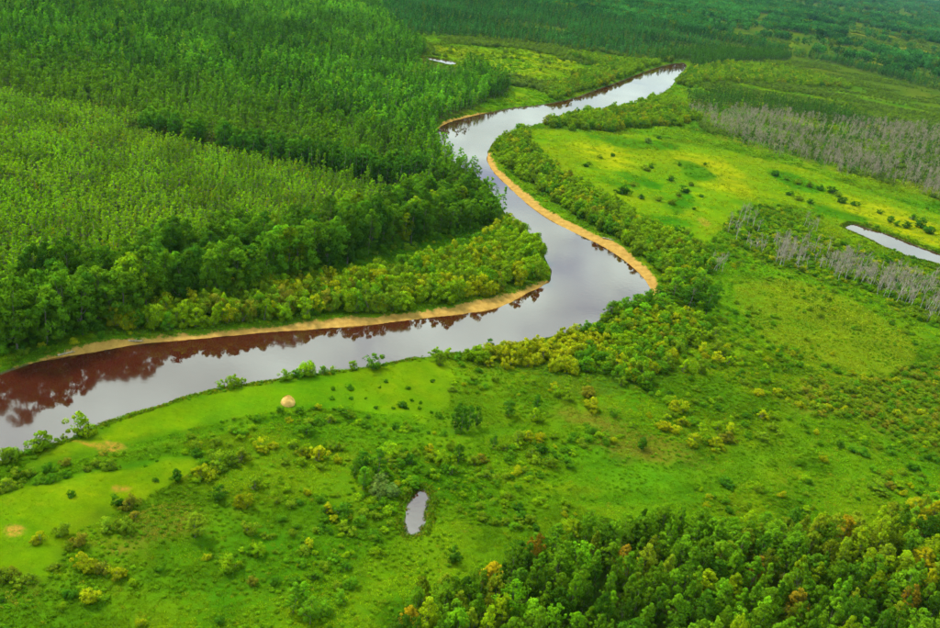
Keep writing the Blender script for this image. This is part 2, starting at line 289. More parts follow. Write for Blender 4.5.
def tube(pts, rad, sides=6):
    pts = np.asarray(pts, float); rad = np.asarray(rad, float); V = []; Q = []
    for i, p in enumerate(pts):
        t = pts[min(i + 1, len(pts) - 1)] - pts[max(i - 1, 0)]; t = t / (np.linalg.norm(t) + 1e-9)
        x = np.cross(t, (0.31, 0.95, 0.05)); x /= np.linalg.norm(x); y = np.cross(t, x)
        for s in range(sides):
            a = 2 * math.pi * s / sides; V.append(p + rad[i] * (math.cos(a) * x + math.sin(a) * y))
        if i:
            o = (i - 1) * sides
            for s in range(sides):
                s2 = (s + 1) % sides; Q.append((o + s, o + s2, o + sides + s2, o + sides + s))
    return np.array(V), np.array(Q)

def join(parts):
    V = []; Q = []; n = 0
    for v, q in parts: V.append(v); Q.append(np.asarray(q) + n); n += len(v)
    return np.vstack(V), np.vstack(Q)

def envelope(t, shape):
    if shape == 'oval': return np.sin(np.pi * np.clip(t, 0.03, .985) ** 0.85) ** 0.62
    if shape == 'cone': return (1.02 - t) ** 0.72 * np.minimum(1, 0.45 + 3.2 * t)
    if shape == 'round': return np.sqrt(np.clip(1 - (2 * t * 0.97 - 0.92) ** 2, 0.02, 1))
    return np.ones_like(t)

def crown_geo(seed, H, W, base, shape, ncl, per, leaf, crad):
    r = np.random.default_rng(seed)
    t = r.uniform(0.0, 1.0, ncl) ** 0.9; a = r.uniform(0, 2 * math.pi, ncl) + np.arange(ncl) * 2.4
    lob = 1 + 0.26 * np.sin(2 * a + r.uniform(0, 6)) + 0.2 * np.sin(3 * a + t * 5 + r.uniform(0, 6)) + 0.12 * np.sin(5 * a + t * 9)
    R = W / 2 * envelope(t, shape) * lob * np.sqrt(r.uniform(0.25, 1.0, ncl)) * 0.86
    C = np.column_stack([R * np.cos(a), R * np.sin(a), base + (H - base) * (0.06 + 0.88 * t)])
    s = crad * W * r.uniform(0.5, 1.45, ncl) * (0.55 + 0.45 * envelope(t, shape))
    RAD = np.column_stack([s, s, s * r.uniform(0.65, 1.0, ncl)])
    return C, leaves(r, C, RAD, per, leaf, np.array((0, 0, base + (H - base) * 0.40)), np.array((W / 2, W / 2, (H - base) * 0.55)))

def trunk_geo(seed, H, C, rad, limbs=7):
    r = np.random.default_rng(seed + 99)
    zs = np.linspace(-0.4, H * 0.74, 7); bend = np.cumsum(r.normal(0, 0.10, (7, 2)), 0); bend[0] = 0; bend[1] *= 0.3
    P = np.column_stack([bend, zs]); parts = [tube(P, rad * np.linspace(1.15, 0.15, 7), 7)]
    for k in r.choice(len(C), min(limbs, len(C)), replace=False):
        c = C[k]; z0 = max(0.18 * H, c[2] - (0.25 + 0.15 * r.random()) * H)
        i = np.interp(z0, zs, np.arange(7)); b = np.array([np.interp(z0, zs, P[:, 0]), np.interp(z0, zs, P[:, 1]), z0])
        mid = b * 0.45 + c * 0.55 + np.array((0, 0, -0.05 * H))
        parts.append(tube([b, mid, c], rad * np.array((0.42, 0.25, 0.08)), 5))
    return join(parts)

PROTO = {}          # kind -> list of (part meshes)
def make_tree_proto(key, n, H, W, base, shape, ncl, per, leaf, crad, trad, seed, bark=M_BARK):
    L = []
    for i in range(n):
        s = seed + i * 7; r = np.random.default_rng(s)
        w = W * r.uniform(0.85, 1.15)
        C, (V, Q, lv, nr) = crown_geo(s, H, w, base * r.uniform(0.8, 1.2), shape if isinstance(shape, str) else shape[i % len(shape)], ncl, per, leaf, crad)
        tv, tq = trunk_geo(s, H, C, trad)
        L.append((mesh_from(key + '_crown', V, Q, [M_LEAF], lv, nrm=nr), mesh_from(key + '_trunk', tv, tq, [bark], smooth_sh=True)))
    PROTO[key] = L

def make_bush_proto(key, n, H, W, ncl, per, leaf, crad, seed):
    L = []
    for i in range(n):
        s = seed + i * 5; r = np.random.default_rng(s)
        nl = int(r.integers(2, 5)); Cs = []; Vs = []; Qs = []; Ls = []; Ns = []; nv = 0
        for q in range(nl):
            f = 1.0 if q == 0 else r.uniform(0.5, 0.95); an = r.uniform(0, 6.28); ro = 0.0 if q == 0 else W * r.uniform(0.16, 0.34)
            off = np.array((ro * math.cos(an), ro * math.sin(an), 0.0))
            Cq, (Vq, Qq, lq, nq) = crown_geo(s * 7 + q, H * f, W * 0.80 * r.uniform(0.85, 1.1) * (0.6 + 0.4 * f), 0.02 * H, 'round', max(10, int(ncl / 2.3)), per, leaf, crad * 1.08)
            Cs.append(Cq + off); Vs.append(Vq + off); Qs.append(Qq + nv); nv += len(Vq); Ls.append(lq * r.uniform(0.85, 1.15)); Ns.append(nq)
        C = np.vstack(Cs); V = np.vstack(Vs); Q = np.vstack(Qs); lv = np.vstack(Ls); nr = np.vstack(Ns)
        V[:, 2] = np.maximum(V[:, 2], 0.02 + 0.1 * r.random(len(V)))
        parts = []
        for k in r.choice(len(C), 7, replace=False):
            c = C[k]; b = np.array((c[0] * 0.12, c[1] * 0.12, -0.3)); mid = (b + c) / 2 + np.array((c[0] * .1, c[1] * .1, 0.1 * H))
            parts.append(tube([b, mid, c], np.array((0.09, 0.06, 0.02)) * H / 4, 5))
        tv, tq = join(parts)
        L.append((mesh_from(key + '_foliage', V, Q, [M_LEAF], lv, nrm=nr), mesh_from(key + '_stems', tv, tq, [M_BARK], smooth_sh=True)))
    PROTO[key] = L

def make_dead_proto(key, n, H, seed, twigs=130):
    L = []
    for i in range(n):
        r = np.random.default_rng(seed + i * 3)
        zs = np.linspace(-0.4, H, 8); bend = np.cumsum(r.normal(0, 0.16, (8, 2)), 0); bend[0] = 0; bend[1] *= 0.2
        P = np.column_stack([bend, zs]); trunk = tube(P, np.linspace(0.17, 0.03, 8), 6)
        br = []
        nb = int(r.integers(10, 16))
        for k in range(nb):
            z0 = H * r.uniform(0.28, 0.95); b = np.array([np.interp(z0, zs, P[:, 0]), np.interp(z0, zs, P[:, 1]), z0])
            a = r.uniform(0, 6.28); ln = H * 0.26 * (1.15 - z0 / H) + 0.5 + r.uniform(0, .7)
            d = np.array((math.cos(a), math.sin(a), r.uniform(0.7, 1.6))); d /= np.linalg.norm(d); e = b + d * ln
            br.append(tube([b, (b + e) / 2 + np.array((d[0] * .2, d[1] * .2, -0.08)), e], (0.075, 0.05, 0.02), 4))
            for q in range(twigs // nb):
                f = r.uniform(0.25, 1); s0 = b + (e - b) * f; dd = d + r.normal(0, 0.6, 3); dd[2] += 0.3; dd /= np.linalg.norm(dd)
                br.append(tube([s0, s0 + dd * r.uniform(0.5, 1.2)], (0.03, 0.012), 3))
        bv, bq = join(br)
        L.append((mesh_from(key + '_branches', bv, bq, [M_TWIG]), mesh_from(key + '_trunk', *trunk, [M_BIRCH], smooth_sh=True)))
    PROTO[key] = L

make_tree_proto('wood', 8, 13.0, 6.6, 1.8, ('oval', 'cone', 'oval'), 76, 58, 0.18, 0.108, 0.14, 100, M_BARK)
make_tree_proto('river', 6, 19.0, 11.0, 1.2, 'oval', 80, 78, 0.27, 0.115, 0.28, 300)
make_tree_proto('poplar', 4, 12.0, 4.8, 0.6, 'oval', 44, 56, 0.2, 0.16, 0.16, 500)
make_bush_proto('bush', 7, 4.0, 5.2, 34, 74, 0.15, 0.17, 700)
make_bush_proto('shrub', 6, 2.4, 3.4, 24, 56, 0.12, 0.19, 800)
make_dead_proto('dead', 7, 12.0, 900)

def merged(key, i):                       # crown and trunk of a prototype as one mesh, for the uncountable masses
    c, t = PROTO[key][i]
    return c, t

def lite(name, seed, H, W, base, shape, ncl, per, leaf, crad, copies=1, spread=0.0, trad=0.12):
    r = np.random.default_rng(seed); VV = []; QQ = []; LV = []; MI = []; NR = []; n = 0
    for k in range(copies):
        hh = H * r.uniform(0.75, 1.15); off = np.array((*(r.uniform(-spread, spread, 2)), 0.0))
        C, (V, Q, lv, nr) = crown_geo(seed * 13 + k, hh, W * r.uniform(.85, 1.2), base, shape, ncl, per, leaf, crad)
        g = r.uniform(0.8, 1.2)
        VV.append(V + off); QQ.append(Q + n); n += len(V); LV.append(lv * g); MI.append(np.zeros(len(Q))); NR.append(nr)
        tv, tq = tube(np.array([(0, 0, -0.4), (0.05, 0, hh * .5), (0, 0.05, hh * .85)]), (trad, trad * .7, trad * .2), 4)
        VV.append(tv + off); QQ.append(tq + n); n += len(tv); LV.append(np.ones((len(tq), 3))); MI.append(np.ones(len(tq))); NR.append(np.column_stack([tv[:, :2] * 5, np.full(len(tv), 0.1)]))
    return mesh_from(name, np.vstack(VV), np.vstack(QQ), [M_LEAF, M_BARK], np.vstack(LV), np.concatenate(MI), nrm=np.vstack(NR))

def tuft(name, seed, W, H, n):
    r = np.random.default_rng(seed); a = r.uniform(0, 6.28, n); q = W / 2 * np.sqrt(r.random(n))
    B = np.column_stack([q * np.cos(a), q * np.sin(a), np.full(n, -0.05)])
    b = r.uniform(0, 6.28, n); l = H * r.uniform(0.4, 1.15, n) * (1.1 - 0.5 * (q / (W / 2)) ** 2)
    lean = np.column_stack([np.cos(b), np.sin(b), np.zeros(n)]) * (l * r.uniform(0.25, 0.9, n))[:, None]
    tip = B + lean + np.column_stack([np.zeros(n), np.zeros(n), l]); sd = np.column_stack([-np.sin(b), np.cos(b), np.zeros(n)]) * (0.05 + 0.10 * r.random(n))[:, None]
    mid = B + lean * 0.35 + np.column_stack([np.zeros(n), np.zeros(n), l * 0.65])
    up_ = np.cross(mid + sd - B, tip - B)[:, 2:3]; sd = np.where(up_ < 0, -sd, sd)
    V = np.stack([B, mid + sd, tip, mid - sd], 1).reshape(-1, 3); k = r.uniform(0.75, 1.25, n); w = r.uniform(.9, 1.12, n)
    nn = B / (W / 2) * 0.55 + np.array((0, 0, 0.9)) + r.normal(0, 0.25, (n, 3))
    return mesh_from(name, V, np.arange(4 * n).reshape(-1, 4), [M_LEAF], np.column_stack([k * w, k, k]), nrm=np.repeat(nn, 4, 0))

# ------------------------------------------------------------------ building helpers
def link(name, data, parent=None):
    o = bpy.data.objects.new(name, data); COL.objects.link(o)
    if parent is not None: o.parent = parent
    return o

def scatter(name, protos, P, scale, tint, idx, label, category, zs=None, tilt=0.05):
    """a mass nobody could count: points with a prototype on each, one object of kind stuff"""
    n = len(P)
    zz = height(P) if zs is None else zs
    me = bpy.data.meshes.new(name); me.vertices.add(n)
    me.vertices.foreach_set('co', np.column_stack([P, zz]).astype(np.float32).ravel())
    def att(nm, ty, arr, key):
        a = me.attributes.new(nm, ty, 'POINT'); a.data.foreach_set(key, np.ascontiguousarray(arr).ravel())
    scale = np.asarray(scale, np.float32)
    if scale.ndim == 1: scale = np.repeat(scale[:, None], 3, 1)
    att('sc', 'FLOAT_VECTOR', scale.astype(np.float32), 'vector')
    rot = np.column_stack([rng.normal(0, tilt, n), rng.normal(0, tilt, n), rng.uniform(0, 6.283, n)]).astype(np.float32)
    att('rt', 'FLOAT_VECTOR', rot, 'vector')
    att('tint', 'FLOAT_VECTOR', np.asarray(tint, np.float32), 'vector')
    att('pick', 'INT', np.asarray(idx, np.int32), 'value')
    me.update()
    col = bpy.data.collections.new(name + '_kinds')
    for k, p in enumerate(protos):
        o = bpy.data.objects.new('%s_kind_%02d' % (name, k), p); col.objects.link(o)
    ob = link(name, me)
    ng = bpy.data.node_groups.new(name, 'GeometryNodeTree')
    ng.interface.new_socket('Geometry', in_out='INPUT', socket_type='NodeSocketGeometry'); ng.interface.new_socket('Geometry', in_out='OUTPUT', socket_type='NodeSocketGeometry')
    N = ng.nodes; L = ng.links
    gi = N.new('NodeGroupInput'); go = N.new('NodeGroupOutput'); ip = N.new('GeometryNodeInstanceOnPoints'); ci = N.new('GeometryNodeCollectionInfo')
    ci.inputs['Collection'].default_value = col; ci.inputs['Separate Children'].default_value = True; ci.inputs['Reset Children'].default_value = True
    def na(nm, ty):
        q = N.new('GeometryNodeInputNamedAttribute'); q.data_type = ty; q.inputs['Name'].default_value = nm; return q.outputs['Attribute']
    ip.inputs['Pick Instance'].default_value = True
    L.new(gi.outputs[0], ip.inputs['Points']); L.new(ci.outputs[0], ip.inputs['Instance']); L.new(na('pick', 'INT'), ip.inputs['Instance Index'])
    L.new(na('rt', 'FLOAT_VECTOR'), ip.inputs['Rotation']); L.new(na('sc', 'FLOAT_VECTOR'), ip.inputs['Scale']); L.new(ip.outputs[0], go.inputs[0])
    md = ob.modifiers.new('scatter', 'NODES'); md.node_group = ng
    ob['kind'] = 'stuff'; ob['label'] = label; ob['category'] = category
    return ob

def grid_points(poly_or_box, s, jitter=0.42, poly=True):
    if poly: lo = poly_or_box.min(0); hi = poly_or_box.max(0)
    else: lo, hi = poly_or_box
    xs = np.arange(lo[0], hi[0], s); ys = np.arange(lo[1], hi[1], s * 0.87)
    X, Y = np.meshgrid(xs, ys); X = X + (np.arange(len(ys)) % 2)[:, None] * s / 2
    P = np.column_stack([X.ravel(), Y.ravel()]); P += rng.uniform(-jitter, jitter, P.shape) * s
    if poly: P = P[inside(P, poly_or_box)]
    return P

def ragged(poly, s, amp, jitter=0.44, scale=16.0):
    lo = poly.min(0) - amp; hi = poly.max(0) + amp
    P = grid_points((lo, hi), s, jitter, poly=False)
    return P[sdist(P, poly) + amp * 2.6 * (fbm(P[:, 0], P[:, 1], scale, 101) - 0.5) > 0]

def blocks_pond(P):
    u = P / (np.linalg.norm(P, axis=1, keepdims=True) + 1e-6); r_ = np.zeros(len(P), bool)
    for d in (0, 12, 24, 36, 50, 64, 80, 96): r_ |= sdist(P + u * d, POND_F) > -7
    return r_

def in_view(P, margin=130, lift=20):
    a = project(P); b = project(P, lift); m_ = margin
    f = P[:, 1] > 40
    x0 = np.minimum(a[:, 0], b[:, 0]); x1 = np.maximum(a[:, 0], b[:, 0]); y0 = np.minimum(a[:, 1], b[:, 1]); y1 = np.maximum(a[:, 1], b[:, 1])
    return f & (x1 > -m_) & (x0 < 940 + m_) & (y1 > -m_) & (y0 < 628 + m_)

TINT = {'dark green': (0.019, 0.055, 0.004), 'green': (0.034, 0.084, 0.004), 'bright green': (0.044, 0.118, 0.004), 'yellow-green': (0.070, 0.120, 0.003), 'yellow': (0.108, 0.120, 0.003),
        'olive': (0.054, 0.086, 0.005), 'brown': (0.074, 0.072, 0.008), 'grey-green': (0.050, 0.080, 0.026), 'orange': (0.125, 0.098, 0.004), 'rust': (0.074, 0.058, 0.006)}
REC = []
COUNT = {}
def place(name, proto, xy, h, w, cls, zone, group, category, noun, part_names, var=None, rz=None):
    L = PROTO[proto]; i = int(rng.integers(len(L))) if var is None else var
    H0 = {'wood': 13.0, 'river': 19.0, 'poplar': 12.0, 'bush': 4.0, 'shrub': 2.4, 'dead': 12.0}[proto]; W0 = {'wood': 6.6, 'river': 11.0, 'poplar': 4.8, 'bush': 5.2, 'shrub': 3.4, 'dead': 4.0}[proto]
    root = link(name, None); root.empty_display_size = 0.5
    z = float(height(np.array([xy]))[0])
    root.location = (xy[0], xy[1], z); root.rotation_euler = (0, 0, float(rng.uniform(0, 6.28)) if rz is None else rz)
    root.scale = (w / W0, w / W0, h / H0)
    if proto == 'dead': root.rotation_euler = (float(rng.normal(0, 0.07)), float(rng.normal(0, 0.07)), float(rng.uniform(0, 6.28)))
    a = link(part_names[0], L[i][0], root); b = link(part_names[1], L[i][1], root)
    if proto != 'dead':
        t = np.array(TINT[cls]) * (rng.uniform(0.6, 1.4) if name in ('deciduous_tree', 'riverside_tree') else rng.uniform(0.78, 1.2)) * np.array((rng.uniform(.92, 1.1), 1, 1))
        if name == 'deciduous_tree': t = t * np.array((0.98, 0.86, 0.8))
        if name == 'riverside_tree': t = t * np.array((0.85, 0.78, 0.8))
        a['tint'] = [float(v) for v in t]
    root['category'] = category; root['group'] = group
    REC.append((root, cls, zone, noun, project(np.array([xy]), z + h * 0.6)[0], h))
    return root

# ------------------------------------------------------------------ ground sheet
def build_ground():
    az = np.concatenate([np.arange(-80, -35, 2.5), np.arange(-35, 35.01, 0.085), np.arange(37, 81, 2.5)])
    dep = np.concatenate([np.array((88, 80, 70, 62, 56)), np.arange(52, 3.0, -0.088), np.arange(3.0, 0.9, -0.1), np.array((0.8, 0.65, 0.5, 0.4, 0.3))])
    A, D = np.meshgrid(np.radians(az), np.radians(dep)); R = CAM_H / np.tan(D)
    P = np.column_stack([(R * np.sin(A)).ravel(), (R * np.cos(A)).ravel()])
    na_, nd = len(az), len(dep)
    near = np.hypot(P[:, 0], P[:, 1]) < 2600
    h = np.zeros(len(P)); h[near] = height(P[near])
    i = np.arange(nd - 1)[:, None] * na_ + np.arange(na_ - 1)[None]
    Q = np.stack([i, i + 1, i + na_ + 1, i + na_], -1).reshape(-1, 4)
    Q = Q[:, ::-1]
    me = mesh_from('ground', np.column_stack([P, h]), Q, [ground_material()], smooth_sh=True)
    def soft(polys, w, ns=0.0):
        m_ = np.zeros(len(P))
        Pw = P + (np.column_stack([vnoise(P[:, 0], P[:, 1], 9, 1), vnoise(P[:, 0], P[:, 1], 9, 5)]) - 0.5) * ns + (np.column_stack([vnoise(P[:, 0], P[:, 1], 3, 31), vnoise(P[:, 0], P[:, 1], 3, 35)]) - 0.5) * ns * 0.5
        for p in polys:
            lo = p.min(0) - w - ns; hi = p.max(0) + w + ns
            k = (P[:, 0] > lo[0]) & (P[:, 0] < hi[0]) & (P[:, 1] > lo[1]) & (P[:, 1] < hi[1])
            if k.any(): m_[k] = np.maximum(m_[k], smooth(-w, w, sdist(Pw[k], p)))
        return m_
    ditch = np.zeros(len(P))
    for d in DITCH: ditch = np.maximum(ditch, np.exp(-(line_dist(P, d) / 2.8) ** 2))
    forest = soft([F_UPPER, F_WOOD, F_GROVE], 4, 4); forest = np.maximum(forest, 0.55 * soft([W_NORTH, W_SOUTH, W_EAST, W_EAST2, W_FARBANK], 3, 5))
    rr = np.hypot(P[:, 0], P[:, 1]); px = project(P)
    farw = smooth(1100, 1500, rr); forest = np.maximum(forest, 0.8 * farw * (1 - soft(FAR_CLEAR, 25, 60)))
    wsd = np.full(len(P), 50.0); wsd[near] = water_sd(P[near])
    sand = np.full(len(P), -20.0)
    for s in SAND: sand = np.maximum(sand, sdist(P, s))
    meadow = soft([M_HAY, M_LEFT, M_FAR2, *M_SMALL], 2.6, 11); meadow = np.maximum(meadow, soft([M_EAST], 5, 10)); meadow = np.maximum(meadow, soft([M_FAR], 12, 40))
    yel = np.maximum(np.maximum(soft(M_EAST_Y, 9, 16), 0.22 * soft([M_EAST], 6, 12)), 0.45 * soft([M_FAR], 14, 30)); yel = np.maximum(yel, 0.35 * soft([MARSH_Y], 8, 10))
    dark = np.maximum(soft(LUSH, 5, 10), ditch); dark = np.maximum(dark, soft(M_EAST_D, 5, 12))
    brown = np.maximum(soft(BROWN, 5, 12), 0.7 * soft([SCRUB, SCRUB2, F_DEAD_MID], 6, 12)); brown = np.maximum(brown, 0.75 * soft([F_DEAD_FAR], 12, 20)); brown = np.maximum(brown, 0.9 * soft(FAR_CLEAR, 25, 60))
    bare = soft(BARE, 1.2, 3)
    def att(nm, a, b, c):
        t = me.attributes.new(nm, 'FLOAT_COLOR', 'POINT'); t.data.foreach_set('color', np.column_stack([a, b, c, np.ones(len(P))]).astype(np.float32).ravel())
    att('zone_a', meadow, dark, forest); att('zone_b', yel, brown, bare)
    att('zone_c', np.clip(sand, -20, 20), np.clip(wsd, -20, 20), swathe(P))
    g = link('ground', me); g['kind'] = 'structure'; g['label'] = 'green floodplain of meadow, marsh and forest floor'
    return P, Q, nd, na_

def ground_material():
    mt, nt, N, L = new_mat('ground_cover')
    out = N.new('ShaderNodeOutputMaterial'); bs = N.new('ShaderNodeBsdfPrincipled'); bs.inputs['Roughness'].default_value = 0.95; bs.inputs['Specular IOR Level'].default_value = 0.0
    tcx = N.new('ShaderNodeTexCoord')
    def noise(s, d=4, rough=0.55, stretch=None):
        n = N.new('ShaderNodeTexNoise'); n.inputs['Scale'].default_value = s; n.inputs['Detail'].default_value = d; n.inputs['Roughness'].default_value = rough
        if stretch:
            mp = N.new('ShaderNodeMapping'); mp.inputs['Scale'].default_value = stretch[0]; mp.inputs['Rotation'].default_value = (0, 0, stretch[1]); L.new(tcx.outputs['Object'], mp.inputs[0]); L.new(mp.outputs[0], n.inputs['Vector'])
        else: L.new(tcx.outputs['Object'], n.inputs['Vector'])
        return n.outputs['Fac']
    def ramp(f, a, b, c0=(0, 0, 0), c1=(1, 1, 1)):
        r = N.new('ShaderNodeValToRGB'); r.color_ramp.elements[0].position = a; r.color_ramp.elements[1].position = b; r.color_ramp.elements[0].color = (*c0, 1); r.color_ramp.elements[1].color = (*c1, 1)
        L.new(f, r.inputs[0]); return r.outputs[0]
    def mix(f, a, b, mode='MIX'):
        m_ = N.new('ShaderNodeMixRGB'); m_.blend_type = mode
        for s, v in zip(m_.inputs, (f, a, b)):
            if isinstance(v, (int, float)): s.default_value = v
            elif isinstance(v, tuple): s.default_value = (*v, 1)
            else: L.new(v, s)
        return m_.outputs[0]
    def mth(op, a, b=0.0):
        m_ = N.new('ShaderNodeMath'); m_.operation = op; m_.use_clamp = False
        for s, v in zip(m_.inputs, (a, b)):
            if isinstance(v, (int, float)): s.default_value = v
            else: L.new(v, s)
        return m_.outputs[0]
    def attr(nm):
        a = N.new('ShaderNodeAttribute'); a.attribute_name = nm; s = N.new('ShaderNodeSeparateColor'); L.new(a.outputs['Color'], s.inputs[0]); return s.outputs
    A = attr('zone_a'); B = attr('zone_b'); C = attr('zone_c')
    nbig = noise(0.02, 5); nmid = noise(0.12, 5, 0.6); nsml = noise(0.9, 5, 0.65); nfine = noise(4.0, 3, 0.7)
    base = mix(ramp(nbig, 0.35, 0.65), (0.036, 0.092, 0.002), (0.054, 0.108, 0.002))
    base = mix(ramp(nmid, 0.42, 0.68), base, (0.068, 0.112, 0.002))
    base = mix(mth('MULTIPLY', ramp(noise(0.07, 4), 0.56, 0.7), 0.6), base, (0.058, 0.072, 0.005))
    base = mix(A[1], base, mix(ramp(nmid, 0.35, 0.7), (0.036, 0.094, 0.002), (0.056, 0.118, 0.002)))
    base = mix(mth('MULTIPLY', B[1], ramp(nmid, 0.25, 0.6)), base, (0.082, 0.074, 0.012))
    base = mix(mth('MULTIPLY', C[2], 0.72), base, (0.026, 0.076, 0.002))
    # mown / grazed meadow
    md = mix(ramp(nmid, 0.3, 0.7), (0.048, 0.112, 0.001), (0.076, 0.124, 0.001))
    md = mix(mth('MULTIPLY', ramp(noise(0.25, 6, 0.7), 0.55, 0.75), 0.55), md, (0.135, 0.140, 0.008))
    md = mix(mth('MULTIPLY', B[0], ramp(noise(0.05, 5, 0.6, ((0.5, 2.2, 1), 0.6)), 0.15, 0.6)), md, (0.152, 0.174, 0.002))
    md = mix(mth('MULTIPLY', A[1], 0.9), md, (0.022, 0.082, 0.002))
    md = mix(mth('MULTIPLY', ramp(noise(0.035, 6, 0.62, ((0.6, 1.8, 1), 0.7)), 0.52, 0.66), 0.55), md, (0.030, 0.088, 0.002))
    md = mix(0.75, md, ramp(noise(0.4, 6, 0.75), 0.32, 0.68, (0.66, 0.74, 0.7), (1.2, 1.14, 1)), 'MULTIPLY')
    base = mix(mth('MULTIPLY', B[0], 0.5), base, (0.125, 0.140, 0.005))
    col = mix(A[0], base, md)
    col = mix(mth('MULTIPLY', B[2], ramp(nsml, 0.3, 0.6)), col, (0.20, 0.115, 0.035))
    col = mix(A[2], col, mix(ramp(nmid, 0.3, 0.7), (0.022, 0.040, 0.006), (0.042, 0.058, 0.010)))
    col = mix(1.0, col, (0.91, 0.99, 0.5), 'MULTIPLY')
    pat = ramp(noise(0.055, 6, 0.62), 0.34, 0.64, (0.70, 0.76, 0.7), (1.12, 1.08, 1.0)); col = mix(1.0, col, pat, 'MULTIPLY')
    pat2 = ramp(noise(0.013, 4, 0.55), 0.36, 0.62, (0.80, 0.98, 1), (1.30, 0.99, 1)); col = mix(1.0, col, pat2, 'MULTIPLY')
    # sandy shore
    sn = mix(ramp(noise(0.35, 6, 0.65), 0.3, 0.7), (0.165, 0.090, 0.019), (0.285, 0.172, 0.042))
    wet = ramp(mth('ADD', C[1], mth('MULTIPLY', nsml, 1.2)), 0.8, 3.4, (0.40, 0.32, 0.27), (1, 1, 1))
    sn = mix(1.0, sn, wet, 'MULTIPLY')
    sf = ramp(mth('ADD', mth('ADD', C[0], mth('MULTIPLY', mth('SUBTRACT', noise(0.07, 4, 0.6), 0.42), 6.0)), mth('MULTIPLY', mth('SUBTRACT', noise(0.5, 6, 0.75), 0.52), 7.0)), 0.0, 0.9)
    col = mix(sf, col, sn)
    # bare mud at any waterline
    mud = ramp(mth('ADD', C[1], mth('MULTIPLY', nsml, 1.0)), 0.6, 1.3, (1, 1, 1), (0, 0, 0))
    col = mix(mth('MULTIPLY', mud, mth('SUBTRACT', 1.0, sf)), col, (0.045, 0.040, 0.022))
    fine = ramp(nfine, 0.25, 0.75, (0.72, 0.72, 0.72), (1.25, 1.25, 1.25)); col = mix(0.8, col, fine, 'MULTIPLY')
    L.new(col, bs.inputs['Base Color'])
    bp = N.new('ShaderNodeBump'); bp.inputs['Distance'].default_value = 0.5
    hgt = mth('ADD', mth('MULTIPLY', nsml, 0.9), mth('MULTIPLY', nfine, 0.25))
    L.new(hgt, bp.inputs['Height']); st = mth('SUBTRACT', 0.75, mth('MULTIPLY', A[0], 0.45)); L.new(st, bp.inputs['Strength']); L.new(bp.outputs[0], bs.inputs['Normal'])
    L.new(bs.outputs[0], out.inputs[0]); return mt

def water_material():
    mt, nt, N, L = new_mat('peat_water')
    out = N.new('ShaderNodeOutputMaterial'); p = N.new('ShaderNodeBsdfPrincipled')
    p.inputs['Base Color'].default_value = (0.029, 0.0050, 0.0022, 1); p.inputs['Roughness'].default_value = 0.035; p.inputs['IOR'].default_value = 1.75; p.inputs['Specular IOR Level'].default_value = 1.0
    tcx = N.new('ShaderNodeTexCoord'); n = N.new('ShaderNodeTexNoise'); n.inputs['Scale'].default_value = 0.5; n.inputs['Detail'].default_value = 3
    L.new(tcx.outputs['Object'], n.inputs['Vector'])
    b = N.new('ShaderNodeBump'); b.inputs['Strength'].default_value = 0.03; b.inputs['Distance'].default_value = 0.3
    L.new(n.outputs['Fac'], b.inputs['Height']); L.new(b.outputs[0], p.inputs['Normal'])
    n2 = N.new('ShaderNodeTexNoise'); n2.inputs['Scale'].default_value = 0.03; n2.inputs['Detail'].default_value = 4; L.new(tcx.outputs['Object'], n2.inputs['Vector'])
    mr = N.new('ShaderNodeMapRange'); mr.inputs['From Min'].default_value = 0.4; mr.inputs['From Max'].default_value = 0.7; mr.inputs['To Min'].default_value = 0.03; mr.inputs['To Max'].default_value = 0.11
    L.new(n2.outputs['Fac'], mr.inputs['Value']); L.new(mr.outputs[0], p.inputs['Roughness']); L.new(p.outputs[0], out.inputs[0]); return mt

GP, GQ, ND, NA = build_ground()
MW = water_material()
WLAB = {'river': 'winding peat-brown river mirroring a cloudy sky', 'small_pond': 'small grey oval pond in the marsh', 'oxbow_lake': 'long pale oxbow pool by the dead birches', 'far_pond': 'tiny far pond at the forest edge'}
for nm, poly, z in BODIES:
    lo = poly.min(0) - 15; hi = poly.max(0) + 15
    k = (GP[:, 0] > lo[0]) & (GP[:, 0] < hi[0]) & (GP[:, 1] > lo[1]) & (GP[:, 1] < hi[1])
    d = np.full(len(GP), 99.0); d[k] = -sdist(GP[k], poly)
    f = GQ[(d[GQ] < (8 if nm == 'river' else 2.0)).all(1)]
    u, inv = np.unique(f, return_inverse=True)
    me = mesh_from(nm, np.column_stack([GP[u], np.full(len(u), z)]), inv.reshape(-1, 4), [MW])
    o = link(nm, me); o['kind'] = 'structure'; o['label'] = WLAB[nm]

